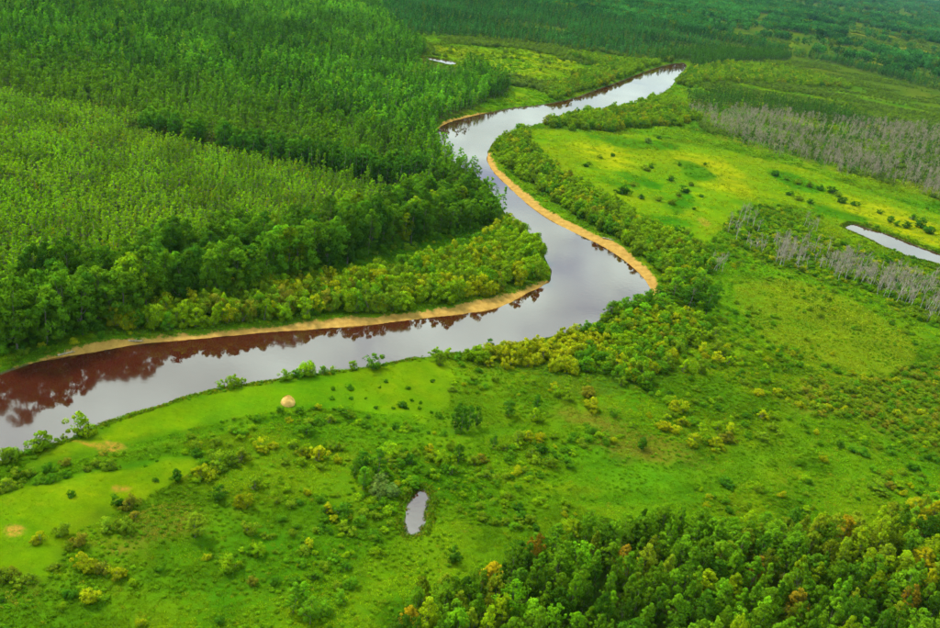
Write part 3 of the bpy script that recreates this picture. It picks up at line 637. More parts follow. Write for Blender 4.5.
# ------------------------------------------------------------------ haystack on the mown meadow
def build_haystack():
    xy = unproject([(288, 403.5)])[0]; z = float(height(np.array([xy]))[0]); r = np.random.default_rng(4)
    root = link('haystack', None); root.location = (xy[0], xy[1], z); root.scale = (0.85, 0.85, 0.85); root['label'] = 'pale golden haystack alone on the mown meadow by the river'; root['category'] = 'haystack'
    mt, nt, N, L = new_mat('hay'); out = N.new('ShaderNodeOutputMaterial'); p = N.new('ShaderNodeBsdfPrincipled'); p.inputs['Roughness'].default_value = 0.95
    tcx = N.new('ShaderNodeTexCoord'); n = N.new('ShaderNodeTexNoise'); n.inputs['Scale'].default_value = 5; n.inputs['Detail'].default_value = 6; rp = N.new('ShaderNodeValToRGB')
    rp.color_ramp.elements[0].position = 0.3; rp.color_ramp.elements[0].color = (0.42, 0.25, 0.055, 1); rp.color_ramp.elements[1].position = 0.7; rp.color_ramp.elements[1].color = (0.68, 0.44, 0.12, 1)
    L.new(tcx.outputs['Object'], n.inputs['Vector']); L.new(n.outputs['Fac'], rp.inputs[0]); L.new(rp.outputs[0], p.inputs['Base Color']); L.new(p.outputs[0], out.inputs[0])
    prof = [(2.25, -0.1), (2.45, 0.35), (2.4, 0.9), (2.15, 1.5), (1.7, 2.1), (1.1, 2.6), (0.5, 2.95), (0.05, 3.1)]
    S = 28; V = []; Q = []
    for j, (ra, zz) in enumerate(prof):
        for k in range(S):
            a = 2 * math.pi * k / S; q = ra * (1 + 0.05 * math.sin(3 * a + j) + r.normal(0, 0.02)); V.append((q * math.cos(a), q * math.sin(a), zz + r.normal(0, 0.03)))
        if j:
            o = (j - 1) * S
            for k in range(S): Q.append((o + k, o + (k + 1) % S, o + S + (k + 1) % S, o + S + k))
    link('hay_mound', mesh_from('hay_mound', V, Q, [mt], smooth_sh=True), root)
    n = 1600; t = r.uniform(0, 1, n); a = r.uniform(0, 6.283, n); zz = t * 3.05
    ra = np.interp(zz, [p_[1] for p_ in prof], [p_[0] for p_ in prof])
    P = np.column_stack([ra * np.cos(a), ra * np.sin(a), zz]); d = np.column_stack([np.cos(a) * .45, np.sin(a) * .45, np.full(n, -0.8)]) + r.normal(0, 0.35, (n, 3)); d /= np.linalg.norm(d, axis=1, keepdims=True)
    sd = np.cross(d, np.column_stack([np.cos(a), np.sin(a), np.zeros(n)])); sd *= 0.035; l = r.uniform(0.25, 0.6, (n, 1))
    V = np.stack([P - d * l - sd, P - d * l + sd, P + d * l + sd, P + d * l - sd], 1).reshape(-1, 3) + np.repeat(np.column_stack([np.cos(a), np.sin(a), np.zeros(n)]) * 0.03, 4, 0)
    o = link('straw', mesh_from('straw', V, np.arange(4 * n).reshape(-1, 4), [mt]), root); o['kind'] = 'stuff'
build_haystack()

# ------------------------------------------------------------------ driftwood on the sand
def driftwood(px, ln, rz, label):
    xy = unproject([px], -0.9)[0]; z = float(height(np.array([xy]))[0]); r = np.random.default_rng(int(px[0]))
    root = link('driftwood_log', None); root.location = (xy[0], xy[1], z + 0.18); root.rotation_euler = (0, 0, rz); root['label'] = label; root['category'] = 'log'; root['group'] = 'logs stranded on the sandy shore'
    P = np.column_stack([np.linspace(-ln / 2, ln / 2, 6), np.cumsum(r.normal(0, 0.1, 6)), np.linspace(0, 0.35, 6) * r.uniform(0.2, 1)])
    link('trunk', mesh_from('log_trunk', *tube(P, np.array((0.34, 0.3, 0.27, 0.24, 0.2, 0.1)), 8), [M_TWIG], smooth_sh=True), root)
    for k in range(3):
        b = P[2 + k]; e = b + np.array((0.7, r.choice((-1, 1)) * r.uniform(0.6, 1.3), r.uniform(0.3, 0.9)))
        link('branch', mesh_from('log_branch', *tube([b, (b + e) / 2 + (0, 0, .05), e], (0.12, 0.08, 0.03), 5), [M_TWIG], smooth_sh=True), root)
driftwood((66, 353), 5.5, 0.9, 'bleached log slanting across the left tip of the north sand strip')
driftwood((136, 341), 5.0, 0.1, 'bleached log lying along the top of the north sand strip')
driftwood((608, 241), 6.5, -0.25, 'dark snag lying across the notch in the east sand bank')
driftwood((518, 301), 4.0, 0.6, 'bleached log near the right tip of the north sand strip')

# ------------------------------------------------------------------ countable trees
def put_poly(P, hmin, hmax, wf, classes, probs, **kw):
    for p in P:
        h = rng.uniform(hmin, hmax); cls = classes[int(rng.choice(len(classes), p=probs))]
        place(xy=p, h=h, w=h * wf * rng.uniform(0.85, 1.18), cls=cls, **kw)

TREE = dict(part_names=('crown', 'trunk'), category='tree')
# the wood at lower right
P = grid_points(F_WOOD, 5.1, 0.38); k = in_view(P, 2, 12); WOOD_OUT = P[~k & in_view(P, 130, 14)]; P = P[k]
base_px = project(P); top_px = project(P, 9.0)
spec = [((413, 606), 'orange'), ((488, 568), 'orange'), ((852, 526), 'orange'), ((918, 524), 'yellow'), ((932, 572), 'yellow'), ((758, 563), 'rust'), ((794, 594), 'rust'), ((628, 546), 'rust'), ((918, 598), 'rust'), ((548, 553), 'rust'), ((432, 612), 'yellow-green'), ((836, 540), 'olive'), ((808, 536), 'olive'), ((880, 530), 'yellow-green'), ((868, 534), 'yellow-green')]
cls_w = [('green', 'bright green', 'dark green', 'olive', 'yellow-green')[int(k)] for k in rng.choice(5, len(P), p=(0.52, 0.10, 0.20, 0.11, 0.07))]
for (c, nm) in spec:
    cls_w[int(np.argmin(((top_px - np.array(c)) ** 2).sum(1)))] = nm
for i_ in range(len(P)):
    if top_px[i_, 0] > 800 and top_px[i_, 1] < 575 and cls_w[i_] in ('green', 'dark green', 'bright green') and rng.random() < 0.6:
        cls_w[i_] = ('yellow-green', 'olive', 'yellow')[int(rng.choice(3, p=(0.5, 0.35, 0.15)))]
edge = -sdist(P, F_WOOD)
for p, c, e in zip(P, cls_w, edge):
    h = rng.uniform(10.5, 15.5) * (0.85 if e > -5 else 1.0)
    q = project(np.array([p]))[0]
    row = 'at far edge of' if e > -7 and q[1] < 575 else ('along bottom of' if q[1] > 612 else 'inside')
    place(name='deciduous_tree', proto='wood', xy=p, h=h, w=5.9 * rng.uniform(0.75, 1.3), cls=c, zone=row + ' lower right wood', group='trees of lower right wood', noun='slender tree', **TREE)

# old trees above the north bank
P = grid_points(F_OLD, 6.6, 0.38); P = P[in_view(P, 10, 18)]; e = sdist(P, F_OLD)
front = np.array([sdist(np.array([p - np.array((0, 14.0))]), F_OLD)[0] < 0 for p in P])
for p, f in zip(P, front):
    if not f and rng.random() < 0.35: continue
    x = project(p[None])[0][0]
    h = (rng.uniform(20, 28) if f else rng.uniform(13, 20)) * (1 - 0.38 * float(smooth(330, 470, x)))
    c = ('green', 'dark green', 'bright green', 'yellow-green')[int(rng.choice(4, p=(0.56, 0.28, 0.12, 0.04)))]
    side = 'left' if x < 200 else ('middle' if x < 360 else 'right')
    place(name='riverside_tree', proto='river', xy=p, h=h, w=(h * 0.36 + 3.2) * rng.uniform(0.85, 1.2), cls=c, zone=('fronting ' if f else 'inside ') + side + ' north bank woods', group='tall trees above the north bank', noun='tall tree', **TREE)

# the row of dark domed trees that crosses the forest
rp = chaikin(DARK_ROW, 1); seg = np.hypot(*np.diff(rp, axis=0).T); cum = np.concatenate([[0], np.cumsum(seg)])
for off in (0.0, 9.0):
    for d in np.arange(3, cum[-1], 9.5):
        d2 = d + rng.uniform(-3, 3); p = np.array([np.interp(d2, cum, rp[:, 0]) + rng.normal(0, 2.2), np.interp(d2, cum, rp[:, 1]) + off + rng.normal(0, 2.2)])
        h = rng.uniform(13, 19)
        place(name='domed_tree', proto='river', xy=p, h=h, w=h * rng.uniform(0.5, 0.72), cls=('dark green', 'green')[int(off > 0 or rng.random() < 0.25)], zone='in ' + ('front' if off == 0 else 'rear') + ' line of left forest row', group='dark row crossing the left forest', noun='domed tree', **TREE)
# dark trees at the river bend and the loose tall trees of the marsh
def tree_at(x, y, wpx, hpx, cls, zone, noun='narrow upright tree', group='upright trees standing in the marsh', proto='poplar'):
    p = unproject([(x, y)])[0]; dist = math.hypot(p[0], p[1], CAM_H); dep = math.asin(CAM_H / dist)
    place(name='upright_tree', proto=proto, xy=p, h=hpx * dist / FPX / math.cos(dep), w=wpx * dist / FPX, cls=cls, zone=zone, group=group, noun=noun, **TREE)
for x, y, w, h, c in [(688, 311, 20, 32, 'dark green'), (706, 314, 17, 30, 'dark green'), (672, 302, 18, 26, 'green'), (700, 295, 18, 26, 'green'), (680, 292, 17, 24, 'green'), (657, 303, 14, 18, 'dark green'), (714, 304, 14, 24, 'green'), (694, 304, 14, 26, 'green'),
                   (610, 322, 14, 22, 'green'), (622, 318, 14, 22, 'green'), (634, 315, 15, 22, 'green'), (646, 311, 14, 22, 'green'), (660, 312, 14, 20, 'green'), (626, 325, 14, 18, 'bright green'), (642, 320, 14, 18, 'bright green'), (597, 340, 14, 18, 'dark green'), (489, 350, 9, 12, 'dark green')]:
    tree_at(x, y, w, h, c, 'at the river bend by the south thicket', group='upright trees at the river bend')
for x, y, w, h, c in [(361, 473, 14, 24, 'dark green'), (354, 478, 12, 20, 'green'), (377, 475, 15, 26, 'dark green'), (363, 489, 13, 22, 'green')]:
    tree_at(x, y, w, h, c, 'in the clump above the small pond')
for x, y, w, h, c in [(455, 428, 11, 26, 'dark green'), (461, 430, 11, 28, 'dark green'), (468, 429, 11, 27, 'dark green'), (476, 426, 10, 22, 'dark green'), (458, 462, 11, 18, 'dark green'), (536, 410, 9, 16, 'dark green'), (493, 449, 8, 15, 'dark green'), (517, 444, 12, 15, 'olive'), (641, 449, 12, 12, 'dark green'), (508, 416, 13, 16, 'dark green')]:
    tree_at(x, y, w, h, c, 'in marsh between mown meadow and south thicket')
tree_at(195, 537, 22, 22, 'olive', 'alone in the rough grass below the left meadow', 'small round tree', proto='wood')
for x, y, w, h, c in [(293, 612, 22, 26, 'green'), (303, 608, 16, 24, 'bright green'), (310, 624, 20, 24, 'green')]:
    tree_at(x, y, w, h, c, 'at the bottom edge left of the lower wood', 'small leafy tree', proto='wood')
# trees standing among the bushes beside the wood
for x, y, w, h, c in [(640, 545, 14, 16, 'dark green'), (745, 143, 7, 9, 'dark green')]:
    tree_at(x, y, w, h, c, 'standing a little apart')

# ------------------------------------------------------------------ countable shrubs of the meadows and marsh
CL = {'d': 'dark green', 'g': 'green', 'b': 'bright green', 'y': 'yellow', 'Y': 'yellow-green', 'o': 'olive', 'r': 'brown', 'w': 'grey-green', 'O': 'orange'}
def shrubs(zone, rows, hf=0.72):
    for x, y, w, c in rows:
        p = unproject([(x, y)])[0]; dist = math.hypot(p[0], p[1], CAM_H); ww = w * dist / FPX; h = ww * hf * rng.uniform(0.85, 1.15)
        place(name='shrub', proto='bush' if ww > 3.2 else 'shrub', xy=p, h=h, w=ww * 1.08, cls=CL[c], zone=zone, group='shrubs scattered over the open ground', category='shrub', noun=('big' if w >= 18 else 'round' if w >= 11 else 'small' if w >= 6 else 'tiny') + ' shrub', part_names=('foliage', 'stems'))
shrubs('on near river bank left of haystack', [(7, 463, 16, 'o'), (42, 448, 22, 'Y'), (27, 449, 7, 'Y'), (80, 431, 26, 'Y'), (63, 435, 8, 'o'), (221, 387, 11, 'Y'), (231, 387, 14, 'Y'), (243, 384, 8, 'Y')], 0.95)
shrubs('on near river bank right of haystack', [(283, 379, 14, 'Y'), (296, 377, 12, 'g'), (309, 376, 18, 'Y'), (323, 374, 10, 'g'), (332, 371, 6, 'Y'), (353, 369, 11, 'Y'), (373, 369, 20, 'g'), (436, 354, 12, 'Y'), (449, 357, 12, 'Y'), (440, 365, 15, 'o'), (479, 361, 20, 'Y'), (466, 358, 12, 'Y')], 0.85)
shrubs('along the ditch of the left meadow', [(7, 488, 18, 'o'), (17, 474, 12, 'o'), (65, 463, 12, 'r'), (110, 467, 14, 'o'), (96, 464, 9, 'o'), (87, 469, 8, 'o'), (65, 474, 9, 'g'), (53, 480, 11, 'g'), (38, 481, 10, 'g'), (45, 481, 8, 'g'), (196, 453, 10, 'd'), (217, 444, 11, 'o')])
shrubs('on the left meadow', [(72, 495, 9, 'd'), (145, 465, 4, 'd'), (157, 460, 3, 'd'), (155, 481, 6, 'd'), (54, 569, 11, 'o'), (104, 452, 9, 'r')], 0.5)
shrubs('in clump near left meadow', [(116, 504, 12, 'd'), (130, 508, 16, 'r'), (109, 528, 17, 'o'), (121, 530, 17, 'o'), (135, 518, 10, 'r'), (62, 536, 16, 'o'), (41, 543, 13, 'y'), (79, 546, 16, 'r'), (66, 548, 10, 'o'), (81, 564, 18, 'y'), (93, 570, 14, 'y'), (115, 577, 16, 'y'), (102, 572, 12, 'r')], 0.85)
shrubs('in rough grass of lower left corner', [(89, 602, 20, 'y'), (6, 581, 18, 'o'), (18, 586, 14, 'o'), (28, 582, 12, 'o'), (3, 602, 8, 'd'), (140, 626, 11, 'y'), (220, 624, 9, 'd'), (12, 574, 14, 'r')])
shrubs('between left meadow and small pond', [(176, 479, 13, 'd'), (203, 478, 21, 'y'), (222, 466, 22, 'o'), (241, 463, 20, 'o'), (232, 465, 15, 'o'), (262, 449, 16, 'y'), (273, 449, 11, 'y'), (302, 457, 13, 'o'), (255, 490, 15, 'o'), (218, 500, 17, 'd'), (245, 507, 17, 'y'), (251, 534, 18, 'o'), (277, 504, 9, 'o'), (307, 495, 9, 'y'), (255, 553, 15, 'Y'), (229, 570, 22, 'Y'), (251, 585, 10, 'r'), (275, 585, 9, 'd'), (293, 448, 9, 'o')], 0.8)
shrubs('on mown meadow right of haystack', [(350, 388, 10, 'd'), (333, 389, 6, 'd'), (332, 399, 6, 'd'), (351, 399, 5, 'd'), (366, 399, 3.4, 'd'), (315, 409, 7, 'd'), (334, 410, 4, 'd'), (366, 417, 7, 'd'), (377, 409, 6, 'd'), (393, 409, 5, 'd'), (403, 407, 11, 'd'), (419, 409, 5, 'd'), (408, 389, 5, 'd'), (380, 388, 3.4, 'd'), (386, 382, 5, 'd'), (433, 382, 6, 'd'), (412, 401, 4, 'd'), (431, 413, 4, 'd'), (421, 403, 5, 'd'), (452, 391, 10, 'o'), (347, 414, 13, 'g'), (340, 412, 8, 'g')], 0.6)
shrubs('in the hollow below the mown meadow', [(316, 422, 14, 'g'), (330, 421, 12, 'o'), (305, 434, 16, 'g'), (319, 461, 20, 'y'), (303, 457, 13, 'y'), (332, 450, 13, 'o'), (342, 450, 10, 'o'), (381, 485, 16, 'w'), (395, 455, 20, 'Y'), (387, 462, 12, 'o'), (410, 464, 14, 'd'), (437, 461, 18, 'Y'), (430, 452, 12, 'y'), (452, 475, 14, 'g'), (444, 471, 10, 'g'), (398, 468, 14, 'g'), (414, 485, 14, 'g'), (375, 493, 18, 'w'), (394, 496, 16, 'w'), (386, 476, 12, 'g'), (405, 478, 12, 'g')])
shrubs('around the small pond', [(326, 513, 15, 'y'), (342, 515, 18, 'd'), (361, 525, 13, 'g'), (371, 534, 12, 'g'), (376, 541, 9, 'g'), (345, 569, 10, 'd'), (315, 579, 14, 'g'), (352, 587, 14, 'g'), (342, 600, 16, 'g'), (323, 614, 22, 'g'), (453, 562, 18, 'd'), (335, 590, 12, 'o'), (519, 510, 13, 'd'), (362, 516, 10, 'o')])
shrubs('in marsh below south thicket', [(533, 420, 18, 'Y'), (528, 440, 14, 'y'), (540, 441, 14, 'y'), (552, 438, 10, 'Y'), (507, 450, 12, 'o'), (519, 448, 10, 'Y'), (538, 452, 14, 'd'), (510, 457, 12, 'g'), (529, 457, 12, 'o'), (480, 462, 14, 'r'), (473, 464, 12, 'o'), (549, 466, 16, 'o'), (566, 462, 10, 'g'), (484, 478, 12, 'o'), (531, 478, 9, 'd'), (533, 462, 12, 'Y'), (592, 410, 18, 'y'), (556, 396, 14, 'Y'), (566, 399, 16, 'Y'), (554, 391, 12, 'y'), (589, 396, 14, 'r'), (614, 417, 12, 'g'), (620, 438, 6, 'Y'), (633, 427, 9, 'Y')])
shrubs('in yellowing row right of south thicket', [(665, 430, 12, 'y'), (682, 425, 13, 'y'), (674, 433, 14, 'y'), (680, 412, 18, 'y'), (672, 404, 12, 'Y'), (667, 419, 9, 'Y'), (695, 445, 16, 'y'), (716, 447, 16, 'y'), (727, 442, 14, 'r'), (699, 430, 12, 'Y'), (690, 425, 11, 'g'), (716, 430, 12, 'Y'), (731, 432, 12, 'y'), (706, 437, 12, 'Y'), (705, 443, 10, 'g'), (722, 436, 12, 'o')])
shrubs('on the marsh meadow at the right', [(761, 419, 14, 'y'), (773, 419, 12, 'Y'), (763, 440, 14, 'o'), (771, 430, 12, 'o'), (780, 436, 10, 'o'), (727, 485, 16, 'd'), (717, 409, 8, 'd'), (690, 380, 7, 'd'), (695, 390, 10, 'o'), (840, 447, 10, 'd'), (862, 454, 12, 'd'), (851, 451, 10, 'd'), (878, 490, 20, 'o'), (887, 488, 12, 'r'), (896, 485, 8, 'o'), (857, 500, 5, 'd'), (915, 470, 8, 'd'), (743, 384, 9, 'o'), (760, 395, 10, 'y')], 0.55)
shrubs('on the bright east meadow', [(623, 194, 14, 'd'), (588, 167, 8, 'd'), (640, 199, 9, 'd'), (658, 201, 9, 'o'), (645, 170, 10, 'o'), (671, 181, 9, 'd'), (677, 232, 11, 'd'), (646, 230, 10, 'd'), (673, 204, 9, 'o'), (683, 192, 10, 'd'), (659, 139, 6, 'd'), (648, 143, 9, 'w'), (702, 197, 5, 'd'), (694, 210, 4, 'd'), (678, 166, 6, 'd'), (704, 165, 5, 'd'), (687, 234, 9, 'o'), (678, 196, 8, 'o'), (652, 168, 7, 'd'), (690, 186, 6, 'o'), (600, 158, 6, 'o'), (612, 156, 5, 'd'), (634, 186, 7, 'o'), (880, 214, 7, 'd'), (890, 222, 9, 'd'), (906, 228, 10, 'd'), (921, 227, 12, 'd'), (930, 234, 10, 'd'), (912, 220, 9, 'g'), (898, 226, 7, 'd'), (820, 190, 9, 'd'), (830, 193, 10, 'd'), (838, 197, 9, 'o'), (843, 203, 9, 'd'), (856, 206, 8, 'd'), (790, 196, 8, 'd'), (799, 200, 8, 'o'), (810, 204, 7, 'd'), (786, 180, 7, 'o'), (797, 184, 9, 'o'), (808, 187, 8, 'o'), (776, 176, 8, 'd')], 0.62)

# ------------------------------------------------------------------ willow thickets: the 280 that show largest as bushes, the rest as one mass
cand = []
for zone, poly, s in (('in the south bank thicket', W_SOUTH, 3.9), ('below', W_SOUTH2, 5.4), ('in the thicket along the north sand strip', W_NORTH, 4.5), ('in the long hedge above the east sand bank', W_EAST, 4.6), ('', W_EAST2, 4.6), ('', W_FARBANK, 5.4), ('', W_FARSOUTH, 5.6)):
    P = ragged(poly, s, 5.0 if zone else 9.0, 0.42); P = P[water_sd(P) > 1.5]
    sand_in = np.zeros(len(P), bool)
    for q in SAND: sand_in |= sdist(P, q) > -2.4
    P = P[~sand_in]
    if zone == 'in the thicket along the north sand strip': P = P[~inside(P, LUSH[3])]
    k = fbm(P[:, 0], P[:, 1], 26, 4) > (0.47 if zone == 'below' else 0.18 if zone.startswith('in the thicket') else 0.30); P = P[k]
    for p in P: cand.append((zone, p, float(np.hypot(p[0], p[1]))))
cand.sort(key=lambda c: c[2])
def willow_class(zone, p):
    n = vnoise(np.array([p[0]]), np.array([p[1]]), 18, 6)[0]
    pr = {'in the south bank thicket': (0.30 , 0.34, 0.14, 0.18, 0.04), 'in the thicket along the north sand strip': (0.12, 0.42, 0.16, 0.28, 0.02)}.get(zone, (0.22, 0.34, 0.08, 0.34, 0.02))
    return ('green', 'yellow-green', 'yellow', 'olive', 'brown')[int(rng.choice(5, p=pr))] if n < 0.72 else ('yellow' if zone == 'in the south bank thicket' else 'yellow-green')
rest = {'P': [], 's': [], 't': []}
quota = {'in the south bank thicket': 125, 'below': 40, 'in the thicket along the north sand strip': 105, 'in the long hedge above the east sand bank': 30}
for zone, p, d in cand:
    c = willow_class(zone, p)
    h = {'in the south bank thicket': rng.uniform(3.6, 6.2), 'in the thicket along the north sand strip': rng.uniform(6.0, 9.4)}.get(zone, rng.uniform(5.0, 8.2))
    if quota.get(zone, 0) > 0 and in_view(p[None], 0, 3)[0]:
        quota[zone] -= 1
        y = project(p[None])[0]
        z2 = zone
        if zone == 'in the south bank thicket': z2 = ('at left end of' if y[0] < 540 else 'in middle of' if y[0] < 615 else 'at right end of') + ' south bank thicket'
        if zone == 'below': z2 = 'in loose fringe below south bank thicket'; h *= 0.72
        if zone == 'in the thicket along the north sand strip': z2 = ('at left end of' if y[0] < 250 else 'in middle of' if y[0] < 400 else 'at tip of') + ' thicket behind north sand'
        place(name='willow_bush', proto='bush', xy=p, h=h, w=(h * 0.62 + 2.4) * rng.uniform(0.9, 1.2), cls=c, zone=z2, group='bushes of the river thickets', category='bush', noun='bush', part_names=('foliage', 'stems'))
    else:
        rest['P'].append(p); rest['s'].append(((h * 0.62 + 2.6) / 5.2, (h * 0.62 + 2.6) / 5.2, h / 4.0)); rest['t'].append(np.array(TINT[c]) * rng.uniform(0.85, 1.15))
BUSH = [c for c, _ in PROTO['bush']]; SHR = [c for c, _ in PROTO['shrub']]
scatter('willow_thicket', BUSH, np.array(rest['P']), np.array(rest['s']), np.array(rest['t']), rng.integers(0, len(BUSH), len(rest['P'])), 'mass of rounded willow bushes crowding the river banks', 'thicket')

# ------------------------------------------------------------------ dead birches
P = ragged(F_DEAD_MID, 3.5, 15, 0.6, 22); P = P[in_view(P, 4, 10)]
den = 0.5 * fbm(P[:, 0], P[:, 1], 18, 12) + 0.5 * vnoise(P[:, 0], P[:, 1], 8, 18); P = P[(den + rng.normal(0, 0.07, len(P)) - 0.10 * (sdist(P, F_DEAD_MID) < 6)) > 0.545]
P = P[np.argsort(np.hypot(P[:, 0], P[:, 1]))][:210]
hand = unproject([(714, 270), (716, 271), (719, 269), (722, 272), (711, 266), (738, 222), (741, 224), (744, 221), (747, 226), (752, 230), (757, 232), (728, 232), (735, 230), (808, 228), (812, 230), (804, 226), (816, 231)])
for p in np.vstack([hand, P]):
    h = rng.uniform(5.5, 13.0); x, y = project(p[None])[0]
    z2 = 'in the clump by the river bend' if x < 732 and y > 255 else ('left of the oxbow pool' if x < 800 else 'below the oxbow pool' if x < 880 else 'at right edge below oxbow pool')
    place(name='dead_birch', proto='dead', xy=p, h=h, w=3.6 * rng.uniform(0.8, 1.25), cls='grey', zone=z2, group='dead birches around the oxbow pool', noun='bare dead birch', category='dead tree', part_names=('branches', 'trunk'))
D0 = PROTO['dead']
dead_join = []
for br, tr in D0:
    bv = np.empty(len(br.vertices) * 3); br.vertices.foreach_get('co', bv); tv = np.empty(len(tr.vertices) * 3); tr.vertices.foreach_get('co', tv)
    bq = np.empty(len(br.loops), np.int32); br.loops.foreach_get('vertex_index', bq); tq = np.empty(len(tr.loops), np.int32); tr.loops.foreach_get('vertex_index', tq)
    V, Q = join([(bv.reshape(-1, 3), bq.reshape(-1, 4)), (tv.reshape(-1, 3), tq.reshape(-1, 4))])
    dead_join.append(mesh_from('dead_birch_mass', V, Q, [M_TWIG, M_TWIG], mi=np.concatenate([np.zeros(len(bq) // 4), np.ones(len(tq) // 4)])))
P = ragged(F_DEAD_FAR, 5.4, 22, 0.6, 30); den = 0.5 * fbm(P[:, 0], P[:, 1], 45, 2) + 0.5 * fbm(P[:, 0], P[:, 1], 16, 6); P = P[(den + rng.normal(0, .1, len(P)) > 0.445) ]
P2 = grid_points(F_DEADFRONT, 4.4, 0.45); P2 = P2[fbm(P2[:, 0], P2[:, 1], 30, 5) > 0.45]; P = np.vstack([P, P2]); P = P[in_view(P)]
s = rng.uniform(0.35, 0.95, len(P))
scatter('dead_birch_swamp', dead_join, P, np.column_stack([s * 1.25, s * 1.25, s]), np.full((len(P), 3), 0.3), rng.integers(0, 7, len(P)), 'grey swamp of far dead birches beyond the east meadow', 'dead trees', tilt=0.09)

# ------------------------------------------------------------------ forest masses
SWAMP = ragged(F_DEAD_FAR, 9.0, 22, 0.6, 30)
UP = [lite('upland_tree', 40 + k, 15, 3.7, 1.0, ('oval', 'cone')[1 if k in (1, 3) else 0], 22, 44, 0.23, 0.17) for k in range(6)] + [lite('broad_tree', 50 + k, 15, 7.4, 0.8, 'oval', 30, 44, 0.26, 0.13) for k in range(2)]
YG = [lite('young_tree', 60 + k, 8.5, 2.5, 0.5, 'oval', 12, 34, 0.20, 0.19) for k in range(5)]
CP = [lite('tree_clump', 80 + k, 15, 6.0, 1.5, 'oval', 9, 20, 0.62, 0.2, copies=8, spread=8.0) for k in range(5)]

P = grid_points(F_UPPER, 4.1, 0.62); ysd = sdist(P, F_YOUNG) + 34 * (fbm(P[:, 0], P[:, 1], 45, 77) - 0.5) + rng.normal(0, 5, len(P))
P = P[in_view(P) & (ysd < 0) & ~inside(P, F_OLD) & (water_sd(P) > 3) & ~blocks_pond(P) & (fbm(P[:, 0], P[:, 1], 13, 66) > 0.27)]
r_ = np.hypot(P[:, 0], P[:, 1]); far = r_ > 1500; P = P[~far]
n1 = fbm(P[:, 0], P[:, 1], 55, 7); n2 = rng.random(len(P)); dr = line_dist(P, DARK_ROW) < 9
T = np.array(TINT['green'])[None] * (0.70 + 0.65 * n1[:, None] + 0.7 * (rng.random((len(P), 1)) - 0.5))
k = n2 > 0.72; T[k] = np.array(TINT['dark green']) * rng.uniform(0.6, 1.1, (k.sum(), 1)); k = (n2 < 0.10) & (n1 > 0.45); T[k] = np.array(TINT['yellow-green']) * 0.85
T *= np.array((1.08, 1.20, 1.0)) * (0.66 + 0.62 * smooth(0.32, 0.68, 0.5 * fbm(P[:, 0], P[:, 1], 130, 19) + 0.5 * fbm(P[:, 0], P[:, 1], 38, 29)))[:, None]
ny = np.clip((line_dist(P, F_YOUNG, True, 130.0) * -1 + 125) / 125, 0, 1)[:, None] * 0.8; T = T * (1 - ny) + np.array((0.058, 0.110, 0.003)) * ny * rng.uniform(0.75, 1.2, (len(P), 1))
T[dr] = np.array(TINT['dark green']) * rng.uniform(0.8, 1.2, (dr.sum(), 1))
S = rng.uniform(0.5, 1.25, len(P)) * (0.75 + 0.5 * n1); S *= 1 - 0.25 * ny[:, 0]; S[dr] = rng.uniform(0.95, 1.25, dr.sum())
scatter('upland_forest', UP, P, np.column_stack([S * 1.05, S * 1.05, S]), T, np.where(rng.random(len(P)) < 0.12, rng.integers(6, 8, len(P)), rng.integers(0, 6, len(P))), 'dense green forest covering the upper left', 'forest')

P = grid_points(F_UPPER, 2.4, 0.6); ysd = sdist(P, F_YOUNG) + 34 * (fbm(P[:, 0], P[:, 1], 45, 77) - 0.5) + rng.normal(0, 5, len(P))
P = P[in_view(P) & (ysd >= 0) & (line_dist(P, DARK_ROW) > 8) & ~inside(P, F_OLD)]
n1 = fbm(P[:, 0], P[:, 1], 40, 17); n2 = rng.random(len(P))
T = (np.array((0.072, 0.118, 0.002)) * (1 - n1[:, None]) + np.array((0.056, 0.126, 0.002)) * n1[:, None]) * rng.uniform(0.8, 1.2, (len(P), 1))
T *= (0.72 + 0.5 * smooth(0.35, 0.62, fbm(P[:, 0], P[:, 1], 19, 61)))[:, None]; k = n2 < 0.02; T[k] = np.array(TINT['yellow']) * .8; k = n2 > 0.90; T[k] = np.array(TINT['green']) * 0.8
S = rng.uniform(0.65, 1.05, len(P)) * (0.7 + 0.6 * fbm(P[:, 0], P[:, 1], 25, 31))
scatter('young_forest', YG, P, np.column_stack([S * 1.08, S * 1.08, S]), T, rng.integers(0, 5, len(P)), 'even young olive-green growth between river woods and upland forest', 'forest')

WD = [c for c, _ in PROTO['wood']]
T = np.array(TINT['green']) * np.array((0.98, 0.86, 0.8)) * rng.uniform(0.6, 1.4, (len(WOOD_OUT), 1))
S = rng.uniform(0.8, 1.15, len(WOOD_OUT))
scatter('outer_wood', WD, WOOD_OUT, np.column_stack([S * 0.9, S * 0.9, S]), T, rng.integers(0, len(WD), len(WOOD_OUT)), 'continuation of the lower right wood past its nearest trees', 'wood')

# understory that closes the gaps under the old bank trees
P = grid_points(F_OLD, 3.4, 0.45); P = P[in_view(P)]; k = sdist(P, F_OLD) > -1; P = P[k]
T = np.array(TINT['green']) * rng.uniform(0.6, 1.1, (len(P), 1))
scatter('forest_undergrowth', BUSH, P, rng.uniform(0.5, 1.1, len(P)), T, rng.integers(0, len(BUSH), len(P)), 'leafy undergrowth beneath the north bank trees', 'undergrowth')

